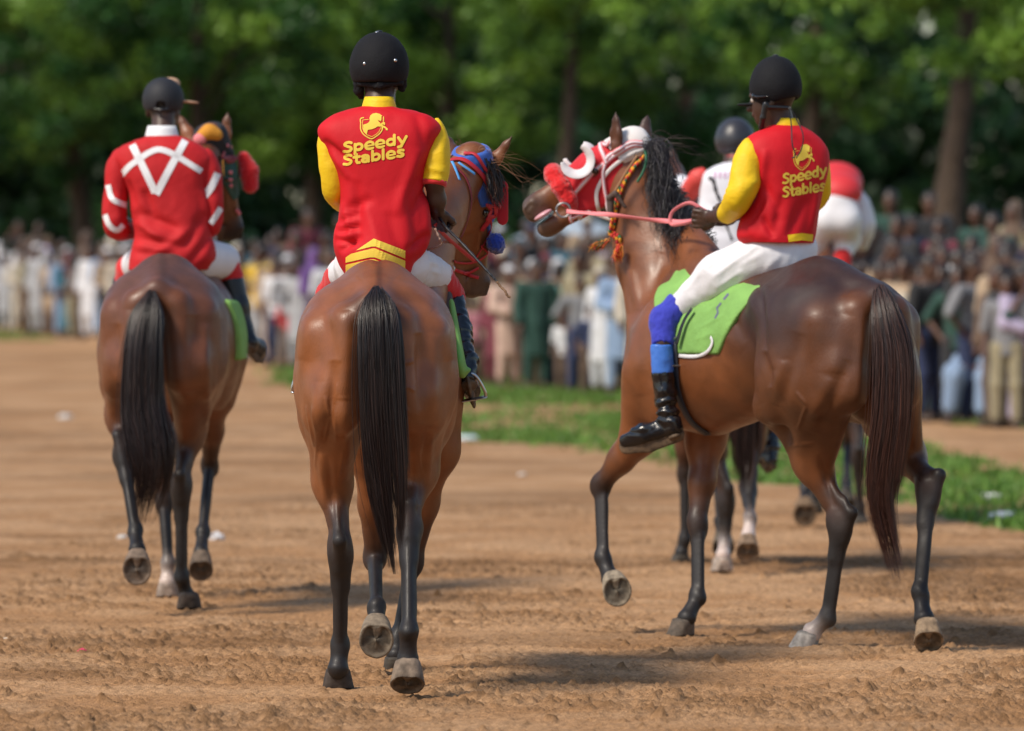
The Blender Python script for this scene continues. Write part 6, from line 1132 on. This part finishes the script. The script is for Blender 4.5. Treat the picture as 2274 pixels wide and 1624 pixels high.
FRONT = [(12, 'robe', 'pale grey', 'white'), (45, 'robe_front', 'cream', None), (84, 'robe', 'pale grey', 'white'), (118, 'shirt', 'tan', None), (138, 'robe', 'pale blue', None), (156, 'robe_wide', 'teal', 'maroon'), (200, 'robe', 'white', None), (238, 'shirt_long', 'tan', 'white'), (275, 'robe', 'cream', 'white'), (310, 'shirt', 'maroon', None), (345, 'robe', 'grey', None), (385, 'shirt', 'white', None), (425, 'robe', 'brown', 'cream'), (462, 'shirt', 'khaki', None), (500, 'robe_front', 'navy blue', None), (535, 'shirt', 'brown', None),
         (577, 'shirt_raise', 'yellow', None), (612, 'robe', 'tan', None), (640, 'shirt', 'maroon', 'white'), (664, 'robe', 'grey', None), (700, 'robe_wide', 'purple', 'purple'), (735, 'shirt', 'white', None), (775, 'robe', 'cream', 'white'), (815, 'shirt', 'navy blue', None), (858, 'robe', 'brown', None), (900, 'robe', 'pale grey', None), (945, 'shirt_hips', 'khaki', None), (990, 'robe', 'maroon', 'white'),
         (1040, 'shirt', 'purple', 'maroon'), (1082, 'robe', 'khaki', None), (1128, 'robe_front', 'peach', 'white'), (1166, 'robe', 'peach', None), (1196, 'robe', 'tan', None), (1242, 'shirt_hips', 'mint green', None), (1290, 'shirt', 'khaki', None), (1336, 'robe', 'white', 'cream'), (1380, 'robe_front', 'pale blue', 'white'), (1425, 'robe', 'cream', None), (1475, 'shirt', 'grey', None), (1525, 'robe', 'brown', None), (1580, 'robe_wide', 'teal', 'black'), (1630, 'shirt', 'white', None), (1690, 'robe', 'khaki', None), (1745, 'shirt', 'navy blue', None), (1800, 'robe', 'tan', 'white'),
         (1850, 'shirt', 'brown', None), (1900, 'shirt', 'navy blue', None), (1950, 'shirt', 'green', None), (2010, 'robe', 'tan', None), (2042, 'robe_front', 'cream', None), (2092, 'robe', 'dark green', None), (2128, 'robe_wide', 'brown', 'white'), (2168, 'seated', 'pale blue', None), (2215, 'robe', 'brown', None), (2268, 'robe_front', 'lilac', None), (2310, 'robe', 'grey', None)]
rg = np.random.default_rng(12)
for px, kd, co, cp in FRONT:
    y = line_y(px) + rg.uniform(-.7, .9); tr = ['grey', 'navy blue', 'brown', 'khaki', 'black'][rg.integers(5)]
    if co == 'yellow': tr = 'pale grey'
    if co == 'mint green': tr = 'navy blue'
    add_person((px - 1137) / F * y, y, kd, co, cp, tr, rg.uniform(.92, 1.06), rg.uniform(-.9, .9) + (3.0 if kd == 'shirt_hips' else 0), 0, .45 if kd == 'seated' and False else 0)
dk = ['brown', 'black', 'navy blue', 'khaki', 'grey', 'maroon', 'dark green', 'tan', 'black', 'brown', 'pale grey', 'white']
for k in range(46):      # late comers squeezed between and before them
    px = rg.uniform(-20, 2300)
    while min(abs(px - q_) for q_ in (577, 1242, 200, 1336, 2092, 1950, 1128)) < 24: px = rg.uniform(-20, 2300)
    y = line_y(px) + rg.uniform(-1.0, .6); kd = ['shirt', 'shirt_long', 'shirt_raise', 'robe_front', 'shirt', 'shirt_hips', 'robe'][rg.integers(7)]
    add_person((px - 1137) / F * y, y, kd, dk[rg.integers(12 if px < 1800 else 9)], None, ['brown', 'navy blue', 'black', 'khaki'][rg.integers(4)], rg.uniform(.8, 1.05), rg.uniform(-1.3, 1.3), 0)
for k in range(20):
    px = rg.uniform(1840, 2330); y = line_y(px) + rg.uniform(-.9, 1.2)
    if min(abs(px - 2168), abs(px - 2092), abs(px - 1950)) < 34: y += 1.5
    add_person((px - 1137) / F * y, y, ['shirt', 'robe', 'shirt_long', 'robe_front'][rg.integers(4)], ['black', 'brown', 'dark green', 'navy blue', 'maroon', 'grey', 'black', 'tan'][rg.integers(8)], None, 'black', rg.uniform(.9, 1.1), rg.uniform(-1.2, 1.2), 0)
for px, co in ((1252, 'white'), (1310, 'navy blue'), (1285, 'black'), (640, 'red'), (1055, 'pink'), (2050, 'brown'), (2020, 'tan'), (60, 'brown'), (110, 'tan')):   # children in front
    y = line_y(px) - rg.uniform(.4, .9); add_person((px - 1137) / F * y, y, 'shirt', co, None, 'brown', rg.uniform(.55, .68), rg.uniform(-.5, .5), -1)
RC_ = ['brown', 'black', 'khaki', 'grey', 'white', 'cream', 'pale grey', 'grey', 'brown', 'maroon', 'navy blue', 'tan', 'khaki', 'black', 'teal', 'brown', 'black', 'grey', 'pale blue', 'brown', 'maroon', 'lilac', 'dark green']
KD = ['robe', 'robe', 'robe_front', 'shirt', 'shirt', 'shirt_raise', 'shirt_long', 'robe_wide']
for row in (1, 2, 3, 4):
    px = -40 + rg.uniform(0, 40)
    while px < 2330:
        y = line_y(px) + row * 1.25 + rg.uniform(-.35, .35); co = RC_[rg.integers(len(RC_))] if px < 1800 or rg.random() < .3 else ['black', 'brown', 'dark green', 'navy blue', 'grey', 'maroon', 'brown', 'black', 'cream'][rg.integers(9)]; kd = KD[rg.integers(len(KD))]; cp = [None, None, None, None, None, None, None, 'white', 'black', 'maroon', 'cream', 'navy blue'][rg.integers(12 if px < 1800 else 7)]
        add_person((px - 1137) / F * y, y, kd, co, cp, ['grey', 'navy blue', 'brown'][rg.integers(3)], rg.uniform(.86, 1.10), rg.uniform(-1.1, 1.1), row); px += rg.uniform(.36, .62) / y * F
for row in set(p['row'] for p in people):
    L_ = sorted([p for p in people if p['row'] == row], key=lambda p: p['x'] / p['y'])
    for i, p in enumerate(L_): p['ord'] = ORD[i]
rown = {-1: "among the children in front", 0: "in the front row", 1: "in the second row", 2: "in the third row", 3: "in the fourth row", 4: "in the back row"}
for p in people:
    gn = 'robe' if p['kind'] in ('robe', 'robe_front', 'robe_wide', 'seated') else 'shirt'; who = 'child' if p['row'] == -1 else 'spectator'; w_ = p['kind'] == 'robe_wide'; cap = p['cap'] or ('brown' if w_ else None)
    lab = f"{who}{' seated' if p['kind'] == 'seated' else ''} in {p['col']} {gn}{(' and ' + cap + (' headscarf' if w_ else ' cap')) if cap else ''}, {p['ord']} from left {rown[p['row']]}"
    o = bpy.data.objects.new("person", None); COL.objects.link(o); o.location = (p['x'], p['y'], gz(p['x'], p['y']) - .01); o.rotation_euler = (0, 0, p['rz']); o.scale = (p['sc'] * (1.18 if p['row'] == 0 and p['ord'] in () else 1),) * 2 + (p['sc'],); tag(o, lab, "spectator", "spectators watching along the track")
    for nm, me in FIG[p['kind']].items():
        if nm == 'cap' and not cap: continue
        c = bpy.data.objects.new(nm, me); COL.objects.link(c); c.parent = o
        if nm != 'body': c.material_slots[0].link = 'OBJECT'; c.material_slots[0].material = cmat({'robe': p['col'], 'shirt': p['col'], 'trousers': p['tr'] if gn == 'shirt' or p['row'] > 1 and p['sc'] < 1 else p['col'], 'cap': cap, 'headscarf': cap}[nm])
print("people", len(people))
# ------------------------------------------------------------------ trees
M_leaf = mat("leaves", vcol=True, rough=.45, spec=.4, trans=.35); M_bark = mat("bark", (.065, .042, .027), rough=.9, bump=(6, .9, .05), var=.3, varscale=2)
def leaves(cl, n_each, size, rg, cols, flat=.75):
    """leaf faces spread through clumps; cl rows: x, y, z, radius, tint"""
    P_ = []; C = []
    for (x, y, z, r, t), n in zip(cl, n_each):
        d = rg.normal(0, 1, (n, 3)); d /= np.linalg.norm(d, axis=1, keepdims=True); rr = r * rg.random((n, 1)) ** .55; P_.append(np.array([x, y, z]) + d * rr * A(1, 1, flat)); C.append(np.asarray(cols) [0] * (1 - t) + np.asarray(cols)[1] * t + np.zeros((n, 1)))
    P_ = np.vstack(P_); C = np.vstack(C); N = len(P_); a = rg.normal(0, 1, (N, 3)); a /= np.linalg.norm(a, axis=1, keepdims=True); b = np.cross(a, rg.normal(0, 1, (N, 3))); b /= np.linalg.norm(b, axis=1, keepdims=True); s = size * rg.uniform(.6, 1.4, (N, 1))
    V = np.stack([P_ - a * s, P_ + b * s * .45, P_ + a * s, P_ - b * s * .45], 1).reshape(-1, 3); C = np.repeat(C * rg.uniform(.6, 1.5, (N, 1)), 4, 0); return V, np.arange(4 * N).reshape(-1, 4), C
TREES = [  # px, Y, trunk base radius, lean, crown centre height, crown radius, clumps, yellow tint, label
    (200, 132, .32, -.12, 6.3, 4.6, 70, .2, "dark green tree with leaning trunk at the far left"), (432, 126, .30, .02, 6.6, 4.2, 60, .45, "tree with straight bare trunk behind the left rider's cap"),
    (690, 140, .3, .05, 5.6, 4.6, 80, .5, "bright green tree between the left and middle riders"), (1010, 134, .3, -.03, 6.0, 4.4, 80, .45, "bushy green tree right behind the middle rider's shoulder"),
    (1245, 120, .26, .06, 6.4, 3.4, 52, .75, "sparse yellowish tree above the right horse's ears"), (1520, 138, .3, .0, 6.2, 4.2, 66, .3, "deep green tree behind the dark round helmet"),
    (1790, 112, .28, .05, 5.8, 3.3, 60, .55, "loose pale green tree just behind the right rider"), (2095, 98, .34, .10, 6.4, 3.6, 74, .5, "thick leaning trunk tree at the right with bright crown"),
    (-60, 124, .3, .0, 6.0, 4.4, 50, .15, "dark tree cut by the left edge of the picture"), (2390, 104, .3, -.05, 5.6, 3.6, 56, .35, "tree cut by the right edge of the picture"), (2440, 84, .3, -.30, 5.4, 3.3, 84, .65, "nearest tree, its bright leaves overhanging the upper right corner", 2.75)]
def make_tree(i, px, Y, rb, lean, cz, cr_, ncl, tint, label, minz=1.9):
    rg = np.random.default_rng(100 + i); x = (px - 1137) / F * Y; g = gz(x, Y); o = empty("tree", (x, Y, g), label, "tree", "broadleaf trees behind the crowd"); acc = Acc()
    top = A(x + lean * 5, Y, g + cz); v, f = tube(cr([A(x, Y, g - .2), A(x + lean * 1.2, Y + .1, g + 1.3), A(x + lean * 3.2, Y - .1, g + 3.2), top], 26), np.linspace(rb, rb * .35, 26) * (1 + .25 * np.exp(-np.linspace(0, 9, 26))) * (1 + .06 * np.sin(np.arange(26) * 1.7)), 12); acc.add(v, f); cl = []
    for k in range(0 if px == 2095 else 4):
        a = rg.uniform(0, 6.28); t = rg.uniform(.35, .95); b = A(x, Y, g) * (1 - t) + top * t; e = b + A(math.cos(a) * cr_ * .45, math.sin(a) * cr_ * .5, rg.uniform(.6, 2.2)); m = (b + e) / 2 + A(0, 0, rg.uniform(.1, .6)); v, f = tube(cr([b, m, e], 12), np.linspace(rb * .26, .02, 12), 7); acc.add(v, f)
    acc.mk("trunk", M_bark, o)
    for k in range(int(ncl * 1.7)):
        u = rg.normal(0, 1, 3); u /= np.linalg.norm(u); r = cr_ * rg.uniform(.45, 1.08); p = A(top[0], Y, g + cz) + u * r * A(1, .8, .85); p[2] = max(p[2], g + minz + rg.uniform(0, .9)); p[1] -= .8 * (rg.random() < .4); cl.append((p[0], p[1], p[2], rg.uniform(.28, .82) * cr_ / 4.2, float(np.clip(tint * 1.1 + rg.normal(0, .42), 0, 1))))
    V, Q, C = leaves(cl, [int(380 * (c[3] / .8) ** 2) for c in cl], .10, rg, np.array([[.030, .095, .018], [.20, .34, .045]])); mk("crown", V, Q, M_leaf, o, C, smooth=False)
for i, t in enumerate(TREES): make_tree(i, *t)
# the far-off wood behind them reads as one mass
rg = np.random.default_rng(77); cl = []
for k in range(1900):
    Yw = rg.uniform(158, 196); px = rg.uniform(-350, 2650) if k < 900 else [rg.uniform(-2300, -350), rg.uniform(2650, 4600)][k % 2]; z = rg.uniform(.6, 13.5); py = HOR - (z - CZ) / Yw * F
    if abs(px - 1385) < 60 and abs(py - 105) < 38: continue
    cl.append(((px - 1137) / F * Yw, Yw, z, rg.uniform(1.0, 1.9), float(np.clip(rg.normal(.15, .2), 0, 1))))
V, Q, C = leaves(cl, [130] * len(cl), .30, rg, np.array([[.018, .055, .02], [.08, .15, .03]])); tag(mk("far_wood", V, Q, M_leaf, None, C, smooth=False), "dark mass of woodland far behind the crowd", "woodland", kind="stuff")
# ------------------------------------------------------------------ white canopy behind the crowd
y0 = 92.; o = empty("canopy", tuple(P(1290, 640, y0)), "pale canopy roof on poles behind the crowd under the right horse's muzzle", "canopy"); gx = gz(P(1290, 0, y0)[0], y0)
ap = P(1262, 452, y0 + 1.2); c4 = [P(1140, 530, y0), P(1400, 522, y0), P(1396, 520, y0 + 2.6), P(1146, 528, y0 + 2.6)]; V = []; Fc = []; n = 12
for i in range(n + 1):
    t = i / n
    for a, b in zip(c4, c4[1:] + c4[:1]):
        for k in range(n): q = a + (b - a) * k / n; V.append(q * (1 - t) + ap * t - A(0, 0, .10 * math.sin(math.pi * t) * (1 + .5 * math.cos(k / n * 6.28))))
m4 = 4 * n; Fc = [(i * m4 + j, i * m4 + (j + 1) % m4, (i + 1) * m4 + (j + 1) % m4, (i + 1) * m4 + j) for i in range(n) for j in range(m4)]; rf = mk("roof", np.array(V), Fc, mat("pale_tarpaulin", (.5, .58, .66), rough=.6, trans=.3), o)
md = rf.modifiers.new("thick", 'SOLIDIFY'); md.thickness = .01
for c in c4:
    v, f = tube(np.array([A(c[0], c[1], gz(c[0], c[1]) - .05), c]), [.03, .03], 8); mk("pole", v, f, M_steel, o)
# ------------------------------------------------------------------ litter on the ground
def litter(px, py, size, col, label, seed, flat=.5):
    Yl = 19455. / (py - 624); p = P(px, py, Yl); g = gz(p[0], Yl); bm = bmesh.new(); bmesh.ops.create_icosphere(bm, subdivisions=3, radius=1); V = np.array([v.co for v in bm.verts]); Fc = [tuple(v.index for v in f.verts) for f in bm.faces]; bm.free()
    V = V * (1 + .45 * fbm(V * 1.7, 3, seed)[:, None] + .25 * np.abs(fbm(V * 5, 2, seed + 5))[:, None]); V = V * size * A(1, .9, flat) + A(p[0], Yl, g + size * flat * .5)
    tag(mk("litter", V, Fc, mat("litter_" + str(seed), col, rough=.6), smooth=False), label, "litter", "litter scattered on the track")
for i, (x, y, sz, c, lb, fl_) in enumerate(((481, 1199, .045, (.62, .6, .6), "crumpled white paper on sand right of the left horse's hooves", .6), (1038, 978, .09, (.6, .7, .72), "pale plastic litter on the grass edge right of the middle horse", .35), (271, 1197, .03, (.6, .58, .55), "small white scrap beside the left horse's lifted hoof", .5), (1160, 1056, .03, (.6, .55, .5), "small pale scrap on open sand between middle and right horses", .4), (2220, 1157, .07, (.68, .7, .72), "larger white scrap on the grass near the right edge", .5), (2240, 1146, .04, (.5, .62, .66), "small bluish scrap just right of the larger white scrap", .5), (2195, 1108, .08, (.6, .6, .58), "long pale scrap on grass above the other right edge litter", .3), (181, 1447, .016, (.6, .03, .1), "tiny red scrap on sand at lower left", .5), (1787, 1470, .025, (.6, .58, .55), "flat white scrap on sand below the right horse", .2), (18, 1422, .03, (.6, .5, .38), "pale straw coloured scrap at the lower left edge", .2), (145, 938, .07, (.6, .58, .55), "pale scrap on sand left of the left horse", .4))): litter(x, y, sz, c, lb, 60 + i, fl_)
